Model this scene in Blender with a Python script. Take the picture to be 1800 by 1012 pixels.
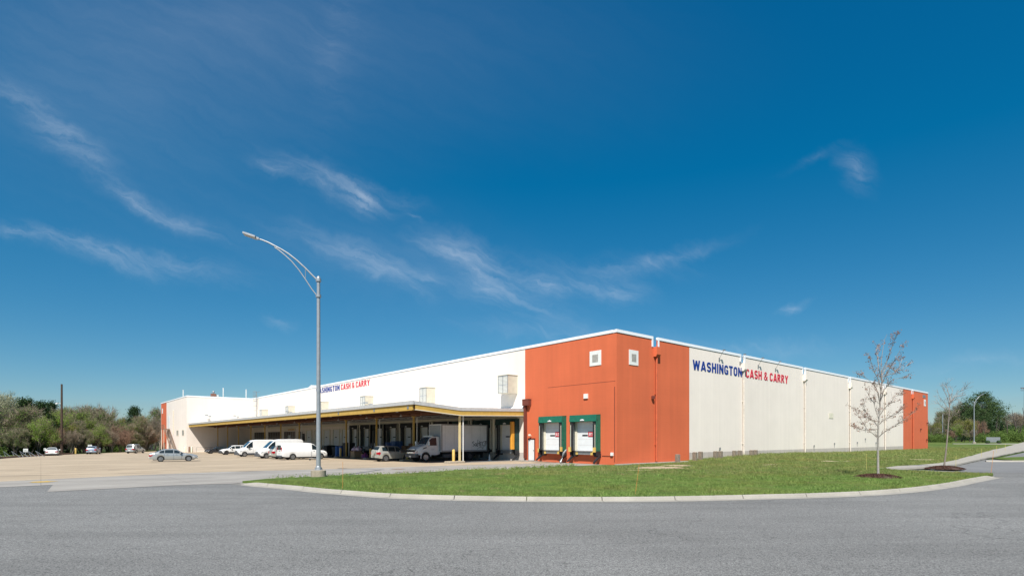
import bpy, bmesh, math, random
import numpy as np
from mathutils import Vector, Matrix
R = math.radians
for o in list(bpy.data.objects): bpy.data.objects.remove(o)
scene = bpy.context.scene
COL = scene.collection

# ------------------------------------------------------------------ camera
CAMZ, F = 2.45, 967.0
cam = bpy.data.cameras.new('camera'); camo = bpy.data.objects.new('camera', cam); COL.objects.link(camo)
camo.location = (0, 0, CAMZ); camo.rotation_euler = (R(90), 0, 0)
cam.sensor_width = 36; cam.lens = 36 * F / 1800; cam.shift_y = (770 - 506) / 1800
cam.clip_start = .1; cam.clip_end = 9000
scene.camera = camo
scene.render.resolution_x = 1024; scene.render.resolution_y = 575

# ------------------------------------------------------------------ sun, sky, exposure
SUNV = Vector((.2065, 1.296, -1.60)).normalized()       # direction the light travels
sun = bpy.data.lights.new('sun', 'SUN'); sun.energy = 4.6; sun.angle = R(.53); sun.color = (1, .955, .885)
suno = bpy.data.objects.new('sun', sun); COL.objects.link(suno)
suno.rotation_euler = SUNV.to_track_quat('-Z', 'Y').to_euler()
scene.view_settings.view_transform = 'Standard'; scene.view_settings.look = 'None'
scene.view_settings.exposure = .60; scene.view_settings.gamma = 1

world = bpy.data.worlds.new('World'); scene.world = world; world.use_nodes = True
nt = world.node_tree; nt.nodes.clear()
def N(t, kind, ins=None, **kw):
    n = t.nodes.new(kind)
    for k, v in kw.items(): setattr(n, k, v)
    if ins:
        for k, v in ins.items():
            if hasattr(v, 'is_output') or isinstance(v, bpy.types.NodeSocket): t.links.new(v, n.inputs[k])
            else: n.inputs[k].default_value = v
    return n
def M_(t, op, a, b=0.0, c=0.0, clamp=False):
    n = t.nodes.new('ShaderNodeMath'); n.operation = op; n.use_clamp = clamp
    for i, v in enumerate((a, b, c)):
        if isinstance(v, bpy.types.NodeSocket): t.links.new(v, n.inputs[i])
        else: n.inputs[i].default_value = v
    return n.outputs[0]
sky = N(nt, 'ShaderNodeTexSky', sky_type='NISHITA', sun_disc=False, sun_elevation=math.asin(-SUNV.z),
        sun_rotation=math.atan2(-SUNV.x, -SUNV.y), altitude=300, air_density=1.0, dust_density=.25, ozone_density=3.0)
tc = N(nt, 'ShaderNodeTexCoord'); sep = N(nt, 'ShaderNodeSeparateXYZ', {0: tc.outputs['Generated']})
elev = sep.outputs['Z']
hsv = N(nt, 'ShaderNodeHueSaturation', {'Hue': .488, 'Saturation': 1.28, 'Value': .80, 'Color': sky.outputs[0]})
SKYCOL = N(nt, 'ShaderNodeVectorMath', {0: N(nt, 'ShaderNodeVectorMath', {0: hsv.outputs[0], 1: (.62, .66, .65), 2: (-.217, .281, 1.04)}, operation='MULTIPLY_ADD').outputs[0], 1: (.01, .01, .01)}, operation='MAXIMUM').outputs[0]   # polarised deep blue
# cirrus laid out by direction: gnomonic coordinates about the +Y axis
ys = M_(nt, 'MAXIMUM', sep.outputs['Y'], .05)
gx = M_(nt, 'DIVIDE', sep.outputs['X'], ys); gz = M_(nt, 'DIVIDE', sep.outputs['Z'], ys)
comb = N(nt, 'ShaderNodeCombineXYZ', {0: gx, 1: gz, 2: 0.0})
wn = N(nt, 'ShaderNodeTexNoise', {'Vector': comb.outputs[0], 'Scale': 5.0, 'Detail': 4.0, 'Roughness': .6})
wsub = N(nt, 'ShaderNodeVectorMath', {0: wn.outputs['Color'], 1: (.5, .5, .5)}, operation='SUBTRACT')
wsc = N(nt, 'ShaderNodeVectorMath', {0: wsub.outputs[0]}, operation='SCALE'); wsc.inputs['Scale'].default_value = .075
warp0 = N(nt, 'ShaderNodeVectorMath', {0: comb.outputs[0], 1: wsc.outputs[0]}, operation='ADD').outputs[0]
wn2 = N(nt, 'ShaderNodeTexNoise', {'Vector': comb.outputs[0], 'Scale': 19.0, 'Detail': 5.0, 'Roughness': .65})
ws2 = N(nt, 'ShaderNodeVectorMath', {0: N(nt, 'ShaderNodeVectorMath', {0: wn2.outputs['Color'], 1: (.5, .5, .5)}, operation='SUBTRACT').outputs[0]}, operation='SCALE'); ws2.inputs['Scale'].default_value = .035
warp = N(nt, 'ShaderNodeVectorMath', {0: warp0, 1: ws2.outputs[0]}, operation='ADD').outputs[0]
def fibre(ang, sx, sy, det=7.0):
    mp = N(nt, 'ShaderNodeMapping', {'Vector': warp, 'Rotation': (0, 0, R(-ang)), 'Scale': (1 / sx, 1 / sy, 1)}, vector_type='TEXTURE')
    return N(nt, 'ShaderNodeTexNoise', {'Vector': mp.outputs[0], 'Scale': 1.0, 'Detail': det, 'Roughness': .62}).outputs['Fac']
fa = fibre(26, 6, 40, 11.0); fb = fibre(8, 8, 36, 11.0)
blobs = [(110, 235, 190, 30, 42, .42), (235, 350, 70, 16, 35, .4), (320, 385, 150, 20, 22, .36), (165, 435, 230, 22, 12, .42), (60, 415, 120, 12, 8, .3), (300, 470, 200, 22, 9, .22),
         (575, 318, 150, 30, 20, .42), (640, 348, 50, 26, 35, .55), (480, 292, 50, 10, 25, .3), (630, 450, 170, 26, 20, .38), (815, 447, 120, 30, 18, .62),
         (860, 505, 80, 34, 28, .5), (965, 500, 90, 18, 8, .6), (1075, 512, 80, 26, 12, .4), (1180, 450, 150, 16, -17, .28), (1060, 470, 190, 22, 2, .22), (1507, 303, 52, 28, 60, .42), (1430, 280, 80, 10, -25, .10),
         (665, 480, 60, 18, 8, .36), (745, 495, 40, 14, 12, .34), (720, 515, 60, 14, 8, .22), (1392, 546, 34, 8, -18, .42), (950, 545, 130, 30, 20, .22), (1010, 590, 260, 16, 4, .22), (490, 568, 36, 10, 4, .3),
         (700, 340, 70, 12, 25, .2), (725, 375, 30, 6, 40, .25), (180, 200, 620, 240, 20, .16), (420, 40, 800, 190, 4, .20), (600, 60, 60, 160, 10, .10), (1330, 610, 200, 14, 0, .2), (1720, 640, 140, 14, -4, .2), (700, 470, 420, 90, 12, .14)]
acc = None; veil = None
for i, (bx, by, hl, hw, ang, inten) in enumerate(blobs):
    mp = N(nt, 'ShaderNodeMapping', {'Vector': warp, 'Location': ((bx - 900) / F, (770 - by) / F, 0), 'Rotation': (0, 0, R(-ang)),
           'Scale': (1.35 * hl / F, 1.7 * hw / F, 1)}, vector_type='TEXTURE')
    g = N(nt, 'ShaderNodeTexGradient', {'Vector': mp.outputs[0]}, gradient_type='QUADRATIC_SPHERE')
    v = M_(nt, 'MULTIPLY', g.outputs['Fac'], inten * (.52 if hl < 400 else .50))
    if hl >= 400:
        veil = v if veil is None else M_(nt, 'ADD', veil, v); continue
    acc = v if acc is None else M_(nt, 'ADD', acc, v)
fm = M_(nt, 'MAXIMUM', fa, M_(nt, 'MULTIPLY', fb, .92))
fm = N(nt, 'ShaderNodeMapRange', {'Value': fm, 'From Min': .40, 'From Max': .70, 'To Min': .18, 'To Max': 1.5}).outputs[0]
fv = N(nt, 'ShaderNodeMapRange', {'Value': fa, 'From Min': .3, 'From Max': .75, 'To Min': .75, 'To Max': 1.15}).outputs[0]
cl = M_(nt, 'MULTIPLY', M_(nt, 'ADD', M_(nt, 'MULTIPLY', acc, fm), M_(nt, 'MULTIPLY', veil, fv)), M_(nt, 'GREATER_THAN', sep.outputs['Y'], .06), clamp=True)
mixc = N(nt, 'ShaderNodeMix', {0: cl, 6: SKYCOL, 7: (5.6, 6.3, 7.2, 1)}, data_type='RGBA')
bg = N(nt, 'ShaderNodeBackground', {'Color': mixc.outputs[2], 'Strength': .0825})
N(nt, 'ShaderNodeOutputWorld', {'Surface': bg.outputs[0]})

# ------------------------------------------------------------------ frames of reference
C0 = Vector((9.59, 50.4, 0)); ANG = math.atan2(.6505, .7595)
CA, SA = math.cos(ANG), math.sin(ANG)
def L2W(x, y): return (C0.x + x * CA - y * SA, C0.y + x * SA + y * CA)      # warehouse frame -> world
def W2L(X, Y):
    dx, dy = X - C0.x, Y - C0.y
    return (dx * CA + dy * SA, -dx * SA + dy * CA)
def Z0(X, Y):
    return -.0078 * max(0.0, W2L(X, Y)[1] - 12)
def G(px, py, lift=0.0):
    """ground point seen at a pixel"""
    r = (px - 900) / F; D = 30.0
    for _ in range(60): D = .5 * D + .5 * (CAMZ - Z0(r * D, D) - lift) * F / max(.5, py - 770)
    return (r * D, D)

# ------------------------------------------------------------------ materials
def mat(name, col, rough=.7, metal=0.0, var=.12, scale=3.0, col2=None, bump=0.0, bscale=40.0, spec=.5, fine=None, extra=None):
    m = bpy.data.materials.new(name); m.use_nodes = True; t = m.node_tree
    b = t.nodes['Principled BSDF']
    b.inputs['Roughness'].default_value = rough; b.inputs['Metallic'].default_value = metal
    b.inputs['Specular IOR Level'].default_value = spec
    c = t.nodes.new('ShaderNodeTexCoord'); out = c.outputs['Object']
    n = N(t, 'ShaderNodeTexNoise', {'Vector': out, 'Scale': scale, 'Detail': 6.0, 'Roughness': .6})
    c2 = col2 or tuple(min(1, x * (1 - var * 2)) for x in col)
    mr = N(t, 'ShaderNodeMapRange', {'Value': n.outputs['Fac'], 'From Min': .3, 'From Max': .7})
    mx = N(t, 'ShaderNodeMix', {0: mr.outputs[0], 6: (*c2, 1), 7: (*col, 1)}, data_type='RGBA')
    cur = mx.outputs[2]
    if fine:
        fs, fa_ = fine
        n2 = N(t, 'ShaderNodeTexNoise', {'Vector': out, 'Scale': fs, 'Detail': 3.0, 'Roughness': .8})
        f2 = N(t, 'ShaderNodeMapRange', {'Value': n2.outputs['Fac'], 'From Min': .25, 'From Max': .75, 'To Min': 1 - fa_, 'To Max': 1 + fa_})
        cur = N(t, 'ShaderNodeVectorMath', {0: cur, 1: f2.outputs[0]}, operation='MULTIPLY').outputs[0]
    if extra: cur = extra(t, out, cur, b)
    t.links.new(cur, b.inputs['Base Color'])
    if bump:
        n3 = N(t, 'ShaderNodeTexNoise', {'Vector': out, 'Scale': bscale, 'Detail': 4.0})
        bp = N(t, 'ShaderNodeBump', {'Height': n3.outputs['Fac'], 'Strength': bump, 'Distance': .02})
        t.links.new(bp.outputs[0], b.inputs['Normal'])
    return m
def mulcol(t, cur, fac):
    return N(t, 'ShaderNodeVectorMath', {0: cur, 1: fac}, operation='MULTIPLY').outputs[0]
def nz(t, vec, scale, sc=(1, 1, 1), lo=.3, hi=.7, a=0.0, b=1.0, det=5.0, rough=.6):
    mp = N(t, 'ShaderNodeMapping', {'Vector': vec, 'Scale': sc})
    n = N(t, 'ShaderNodeTexNoise', {'Vector': mp.outputs[0], 'Scale': scale, 'Detail': det, 'Roughness': rough})
    return N(t, 'ShaderNodeMapRange', {'Value': n.outputs['Fac'], 'From Min': lo, 'From Max': hi, 'To Min': a, 'To Max': b}).outputs[0]

def wall_extra(joint, streak, blocks):
    """weather streaks, tilt-up panel joints and faint coursing, in the wall's own frame"""
    def f(t, out, cur, b):
        cur = mulcol(t, cur, nz(t, out, 1.0, (1.6, 1.6, .07), .3, .75, 1 - streak, 1.02))
        cur = mulcol(t, cur, nz(t, out, 1.0, (.25, .25, .3), .3, .7, 1 - streak * .8, 1.02))
        s = N(t, 'ShaderNodeSeparateXYZ', {0: out})
        if joint:
            q = M_(t, 'ADD', s.outputs['X'], s.outputs['Y'])
            fr = M_(t, 'PINGPONG', q, joint)
            ln = M_(t, 'LESS_THAN', fr, .03)
            cur = mulcol(t, cur, M_(t, 'SUBTRACT', 1.0, M_(t, 'MULTIPLY', ln, .05)))
            fl = M_(t, 'FLOOR', M_(t, 'DIVIDE', q, joint * 2))
            wnn = N(t, 'ShaderNodeTexWhiteNoise', {'W': fl}, noise_dimensions='1D')
            cur = mulcol(t, cur, M_(t, 'ADD', M_(t, 'MULTIPLY', wnn.outputs['Value'], .035), .975))
        if blocks:
            fr = M_(t, 'PINGPONG', s.outputs['Z'], .203)
            ln = M_(t, 'LESS_THAN', fr, .012)
            cur = mulcol(t, cur, M_(t, 'SUBTRACT', 1.0, M_(t, 'MULTIPLY', ln, .035)))
        return cur
    return f
def road_extra(t, out, cur, b):
    cur = mulcol(t, cur, nz(t, out, .09, (1, 1.6, 1), .3, .7, .86, 1.1))
    cur = mulcol(t, cur, nz(t, out, .6, (.35, 2.2, 1), .35, .7, .94, 1.04))
    sp = N(t, 'ShaderNodeTexVoronoi', {'Vector': out, 'Scale': 38.0}, feature='F1')
    cur = mulcol(t, cur, N(t, 'ShaderNodeMapRange', {'Value': sp.outputs['Distance'], 'From Min': .05, 'From Max': .75, 'To Min': 1.5, 'To Max': .55}).outputs[0])
    wn_ = N(t, 'ShaderNodeTexNoise', {'Vector': out, 'Scale': 14.0, 'Detail': 8.0, 'Roughness': .85})
    cur = mulcol(t, cur, N(t, 'ShaderNodeMapRange', {'Value': wn_.outputs['Fac'], 'From Min': .35, 'From Max': .65, 'To Min': .78, 'To Max': 1.24}).outputs[0])
    sp2 = N(t, 'ShaderNodeTexVoronoi', {'Vector': out, 'Scale': 15.0}, feature='F1')
    cur = mulcol(t, cur, N(t, 'ShaderNodeMapRange', {'Value': sp2.outputs['Distance'], 'From Min': .1, 'From Max': .6, 'To Min': 1.10, 'To Max': .90}).outputs[0])
    cur = mulcol(t, cur, nz(t, out, .22, (.25, 3.0, 1), .45, .62, 1.0, .90, 4.0))
    cur = mulcol(t, cur, nz(t, out, 1.3, (1, 1, 1), .66, .74, 1.0, .80, 6.0))
    # a few tar-dark cracks
    v = N(t, 'ShaderNodeTexVoronoi', {'Vector': N(t, 'ShaderNodeMapping', {'Vector': N(t, 'ShaderNodeVectorMath', {0: out, 1: N(t, 'ShaderNodeTexNoise', {'Vector': out, 'Scale': .5, 'Detail': 5.0}).outputs['Color']}, operation='ADD').outputs[0], 'Scale': (.05, .14, 1)}).outputs[0], 'Scale': 1.0}, feature='DISTANCE_TO_EDGE')
    ln = M_(t, 'LESS_THAN', v.outputs['Distance'], .0028)
    cur = mulcol(t, cur, M_(t, 'SUBTRACT', 1.0, M_(t, 'MULTIPLY', ln, .28)))
    return cur
def slab_extra(size, dark):
    def f(t, out, cur, b):
        mp = N(t, 'ShaderNodeMapping', {'Vector': out, 'Rotation': (0, 0, -ANG)})
        s = N(t, 'ShaderNodeSeparateXYZ', {0: mp.outputs[0]})
        for k in ('X', 'Y'):
            ln = M_(t, 'LESS_THAN', M_(t, 'PINGPONG', s.outputs[k], size), .025)
            cur = mulcol(t, cur, M_(t, 'SUBTRACT', 1.0, M_(t, 'MULTIPLY', ln, dark)))
        cur = mulcol(t, cur, nz(t, mp.outputs[0], .35, (.35, 1.4, 1), .35, .68, .76, 1.07, 8.0))
        cur = mulcol(t, cur, nz(t, mp.outputs[0], 2.2, (.5, 1.6, 1), .58, .72, 1.0, .70, 8.0))
        ou = nz(t, mp.outputs[0], .8, (1, 1, 1), .66, .74, 0.0, 1.0)
        cur = N(t, 'ShaderNodeMix', {0: M_(t, 'MULTIPLY', ou, .3), 6: cur, 7: (.12, .10, .08, 1)}, data_type='RGBA').outputs[2]
        return cur
    return f
def grass_extra(t, out, cur, b):
    y = nz(t, out, .16, (1, 1, 1), .42, .68, 0.0, .8)
    cur = N(t, 'ShaderNodeMix', {0: y, 6: cur, 7: (.155, .165, .045, 1)}, data_type='RGBA').outputs[2]
    d = nz(t, out, .7, (1, 1, 1), .62, .72, 0.0, .55)
    cur = N(t, 'ShaderNodeMix', {0: d, 6: cur, 7: (.20, .15, .08, 1)}, data_type='RGBA').outputs[2]
    return cur
def leafmat(name, ca, cb, cc=None, patch=None):
    m = bpy.data.materials.new(name); m.use_nodes = True; t = m.node_tree; b = t.nodes['Principled BSDF']
    g = t.nodes.new('ShaderNodeNewGeometry'); r = t.nodes.new('ShaderNodeValToRGB')
    t.links.new(g.outputs['Random Per Island'], r.inputs[0])
    e = r.color_ramp.elements; e[0].color = (*ca, 1); e[1].color = (*cb, 1)
    if cc: n = e.new(.8); n.color = (*cc, 1)
    col = r.outputs[0]
    if patch:
        oc = t.nodes.new('ShaderNodeTexCoord').outputs['Object']
        col = N(t, 'ShaderNodeMix', {0: nz(t, oc, .22, (1, 1, 1), .46, .70, 0.0, .75, 5.0), 6: col, 7: (*patch, 1)}, data_type='RGBA').outputs[2]
        col = N(t, 'ShaderNodeMix', {0: nz(t, oc, .9, (1, 1, 1), .60, .72, 0.0, .8, 4.0), 6: col, 7: (.36, .27, .15, 1)}, data_type='RGBA').outputs[2]
        col = mulcol(t, col, nz(t, oc, 1.6, (1, 1, 1), .35, .68, .74, 1.2, 4.0))
    t.links.new(col, b.inputs['Base Color']); b.inputs['Roughness'].default_value = .75
    b.inputs['Specular IOR Level'].default_value = .25
    tr = t.nodes.new('ShaderNodeBsdfTranslucent'); t.links.new(col, tr.inputs[0])
    mx = t.nodes.new('ShaderNodeMixShader'); mx.inputs[0].default_value = .28
    t.links.new(b.outputs[0], mx.inputs[1]); t.links.new(tr.outputs[0], mx.inputs[2])
    t.links.new(mx.outputs[0], t.nodes['Material Output'].inputs[0])
    return m
MT = {}
MT['asphalt'] = mat('asphalt', (.248, .246, .236), .9, var=.06, scale=.25, fine=(9, .12), bump=.6, bscale=60, spec=.25, extra=road_extra)
MT['asphalt_old'] = mat('asphalt_old', (.20, .20, .198), .9, var=.1, scale=.3, fine=(12, .2), bump=.4, spec=.25)
MT['tan_concrete'] = mat('tan_concrete', (.47, .375, .265), .9, var=.07, scale=.12, fine=(16, .10), extra=slab_extra(4.6, .16), spec=.3)
MT['apron_concrete'] = mat('apron_concrete', (.36, .335, .30), .9, var=.08, scale=.25, fine=(18, .12), extra=slab_extra(3.1, .22), spec=.3)
MT['kerb_concrete'] = mat('kerb_concrete', (.365, .34, .295), .88, var=.10, scale=.8, fine=(22, .14), bump=.3, spec=.3)
MT['block_concrete'] = mat('block_concrete', (.40, .34, .26), .9, var=.2, scale=2.5, fine=(18, .2), bump=.6, bscale=18)
MT['grass_base'] = mat('grass_base', (.10, .165, .036), .95, var=.25, scale=.5, fine=(7, .4), spec=.1, extra=grass_extra)
MT['field'] = mat('field', (.085, .13, .035), .95, var=.25, scale=.05, fine=(1.2, .35), spec=.1)
MT['sand'] = mat('sand', (.52, .41, .265), .95, var=.25, scale=2, fine=(14, .25), bump=.8, bscale=10)
MT['mulch'] = mat('mulch', (.10, .055, .040), .95, var=.3, scale=5, fine=(30, .5), bump=1.0, bscale=25)
MT['white_wall'] = mat('white_wall', (.82, .735, .655), .8, var=.02, scale=.3, extra=wall_extra(3.05, .045, False), bump=.05, bscale=4)
MT['grey_base'] = mat('grey_base', (.56, .50, .45), .85, var=.08, scale=1.2, extra=wall_extra(3.05, .10, False))
MT['orange_pipe'] = mat('orange_pipe', (.54, .115, .045), .8)
MT['orange_wall'] = mat('orange_wall', (.66, .142, .054), .8, var=.03, scale=.3, extra=wall_extra(0, .09, True), bump=.1, bscale=10)
MT['coping'] = mat('coping', (.82, .84, .86), .45, var=.04, metal=0)
MT['roofing'] = mat('roofing', (.55, .55, .53), .8)
MT['metal_white'] = mat('metal_white', (.78, .78, .75), .45, var=.05)
MT['cream'] = mat('cream', (.74, .69, .55), .65, var=.07, scale=3)
MT['door_white'] = mat('door_white', (.74, .75, .75), .5, var=.05, scale=2)
MT['gutter_grey'] = mat('gutter_grey', (.52, .52, .51), .5)
MT['win_grey'] = mat('win_grey', (.24, .26, .28), .2)
MT['galv'] = mat('galv', (.36, .38, .40), .45, metal=.4, var=.1, scale=6)
MT['steel'] = mat('steel', (.33, .34, .34), .5, metal=.5, var=.15, scale=6)
MT['rusty'] = mat('rusty', (.30, .18, .12), .8, var=.3, scale=4)
MT['yellow'] = mat('yellow', (.52, .335, .075), .6, var=.10, scale=2)
MT['bollard_yellow'] = mat('bollard_yellow', (.68, .46, .12), .6, var=.12, scale=3)
MT['wood_brown'] = mat('wood_brown', (.16, .065, .035), .8, var=.25, scale=3)
MT['green_shelter'] = mat('green_shelter', (.010, .145, .090), .6, var=.15, scale=3)
MT['black_pad'] = mat('black_pad', (.022, .022, .024), .7, var=.2)
MT['grey_pad'] = mat('grey_pad', (.13, .14, .14), .7, var=.2)
MT['orange_pad'] = mat('orange_pad', (.70, .32, .03), .6)
MT['sign_red'] = mat('sign_red', (.55, .012, .03), .5)
MT['letter_blue'] = mat('letter_blue', (.005, .035, .24), .5, var=.04)
MT['letter_red'] = mat('letter_red', (.60, .018, .045), .5, var=.04)
MT['letter_white'] = mat('letter_white', (.8, .8, .8), .5)
MT['dark'] = mat('dark', (.012, .012, .014), .6)
MT['glass'] = mat('glass', (.012, .022, .028), .25, var=.02, spec=.5)
MT['glass_blue'] = mat('glass_blue', (.02, .06, .09), .05, var=.02, spec=1)
MT['win_dark'] = mat('win_dark', (.015, .018, .02), .15)
MT['tyre'] = mat('tyre', (.022, .022, .023), .85)
MT['rim'] = mat('rim', (.55, .56, .58), .3, metal=.8)
MT['rim_dark'] = mat('rim_dark', (.10, .10, .11), .4, metal=.6)
MT['chrome'] = mat('chrome', (.8, .8, .82), .15, metal=1)
MT['paint_silver'] = mat('paint_silver', (.40, .42, .42), .28, metal=.45, var=.03)
MT['paint_champagne'] = mat('paint_champagne', (.46, .46, .42), .3, metal=.4, var=.03)
MT['paint_white'] = mat('paint_white', (.76, .76, .75), .25, var=.03)
MT['paint_dark'] = mat('paint_dark', (.045, .048, .055), .25, metal=.4, var=.03)
MT['paint_bluegrey'] = mat('paint_bluegrey', (.32, .37, .45), .3, metal=.4, var=.03)
MT['box_white'] = mat('box_white', (.82, .83, .84), .5, var=.06, scale=1.2)
MT['plastic'] = mat('plastic', (.05, .052, .055), .6)
MT['bumper_grey'] = mat('bumper_grey', (.085, .09, .10), .6)
MT['lamp_red'] = mat('lamp_red', (.45, .01, .02), .2)
MT['lamp_clear'] = mat('lamp_clear', (.62, .64, .66), .12, metal=.3)
MT['amber'] = mat('amber', (.65, .25, .02), .2)
MT['pole_wood'] = mat('pole_wood', (.085, .05, .035), .9, var=.25, scale=5)
MT['post_wood'] = mat('post_wood', (.27, .22, .17), .9, var=.25, scale=6, bump=.5)
MT['bark_pale'] = mat('bark_pale', (.38, .35, .31), .9, var=.22, scale=7, bump=.5, bscale=30)
MT['bark_grey'] = mat('bark_grey', (.26, .22, .18), .9, var=.2, scale=5)
MT['bark_dark'] = mat('bark_dark', (.10, .08, .065), .9, var=.25, scale=5)
MT['blue_drum'] = mat('blue_drum', (.02, .10, .32), .45)
MT['cardboard'] = mat('cardboard', (.36, .23, .13), .85, var=.12)
MT['crate_wood'] = mat('crate_wood', (.30, .15, .07), .85, var=.2)
MT['bag_pink'] = mat('bag_pink', (.45, .18, .30), .6, var=.3, scale=8, col2=(.6, .6, .65))
MT['bag_red'] = mat('bag_red', (.45, .03, .04), .6, var=.3, scale=9, col2=(.05, .08, .3))
MT['gate_green'] = mat('gate_green', (.045, .115, .075), .7, var=.1)
MT['stake_orange'] = mat('stake_orange', (.60, .25, .06), .7)
MT['stake_yellow'] = mat('stake_yellow', (.60, .52, .16), .7)
MT['paint_mark'] = mat('paint_mark', (.62, .40, .07), .9, var=.2, scale=4)
MT['brick'] = mat('brick', (.28, .13, .09), .85)
MT['blades'] = leafmat('blades', (.10, .215, .028), (.20, .345, .065), (.27, .33, .11), (.25, .27, .07))
MT['blades_far'] = leafmat('blades_far', (.12, .205, .035), (.22, .31, .065), (.31, .31, .13), (.33, .30, .10))
MT['green_shaded'] = mat('green_shaded', (.012, .050, .046), .7, var=.25, scale=2)  # shelter green darkened, carrying the canopy's shade in its colour
MT['grille_grey'] = mat('grille_grey', (.46, .44, .40), .7)
MT['pipe_cream'] = mat('pipe_cream', (.70, .625, .545), .7)
MT['leaf_ever'] = leafmat('leaf_ever', (.016, .042, .014), (.055, .10, .032))
MT['leaf_pine'] = leafmat('leaf_pine', (.022, .055, .018), (.07, .125, .04), (.10, .15, .05))
MT['leaf_fresh'] = leafmat('leaf_fresh', (.13, .22, .03), (.27, .38, .06))
MT['leaf_lime'] = leafmat('leaf_lime', (.15, .17, .025), (.32, .33, .06))
MT['leaf_mid'] = leafmat('leaf_mid', (.08, .14, .03), (.18, .26, .06))
MT['twig_grey'] = leafmat('twig_grey', (.17, .135, .095), (.38, .31, .23))
MT['twig_pale'] = leafmat('twig_pale', (.24, .24, .15), (.38, .39, .25))
MT['twig_red'] = leafmat('twig_red', (.20, .12, .085), (.36, .235, .16))
MT['cream_yellow'] = mat('cream_yellow', (.66, .54, .28), .6, var=.08)
MT['hood_cream'] = mat('hood_cream', (.56, .52, .42), .65, var=.07, scale=3)
MT['bark_light'] = mat('bark_light', (.36, .31, .27), .9, var=.2, scale=6)
MT['leaf_russet'] = leafmat('leaf_russet', (.20, .09, .07), (.42, .26, .18))

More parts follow.
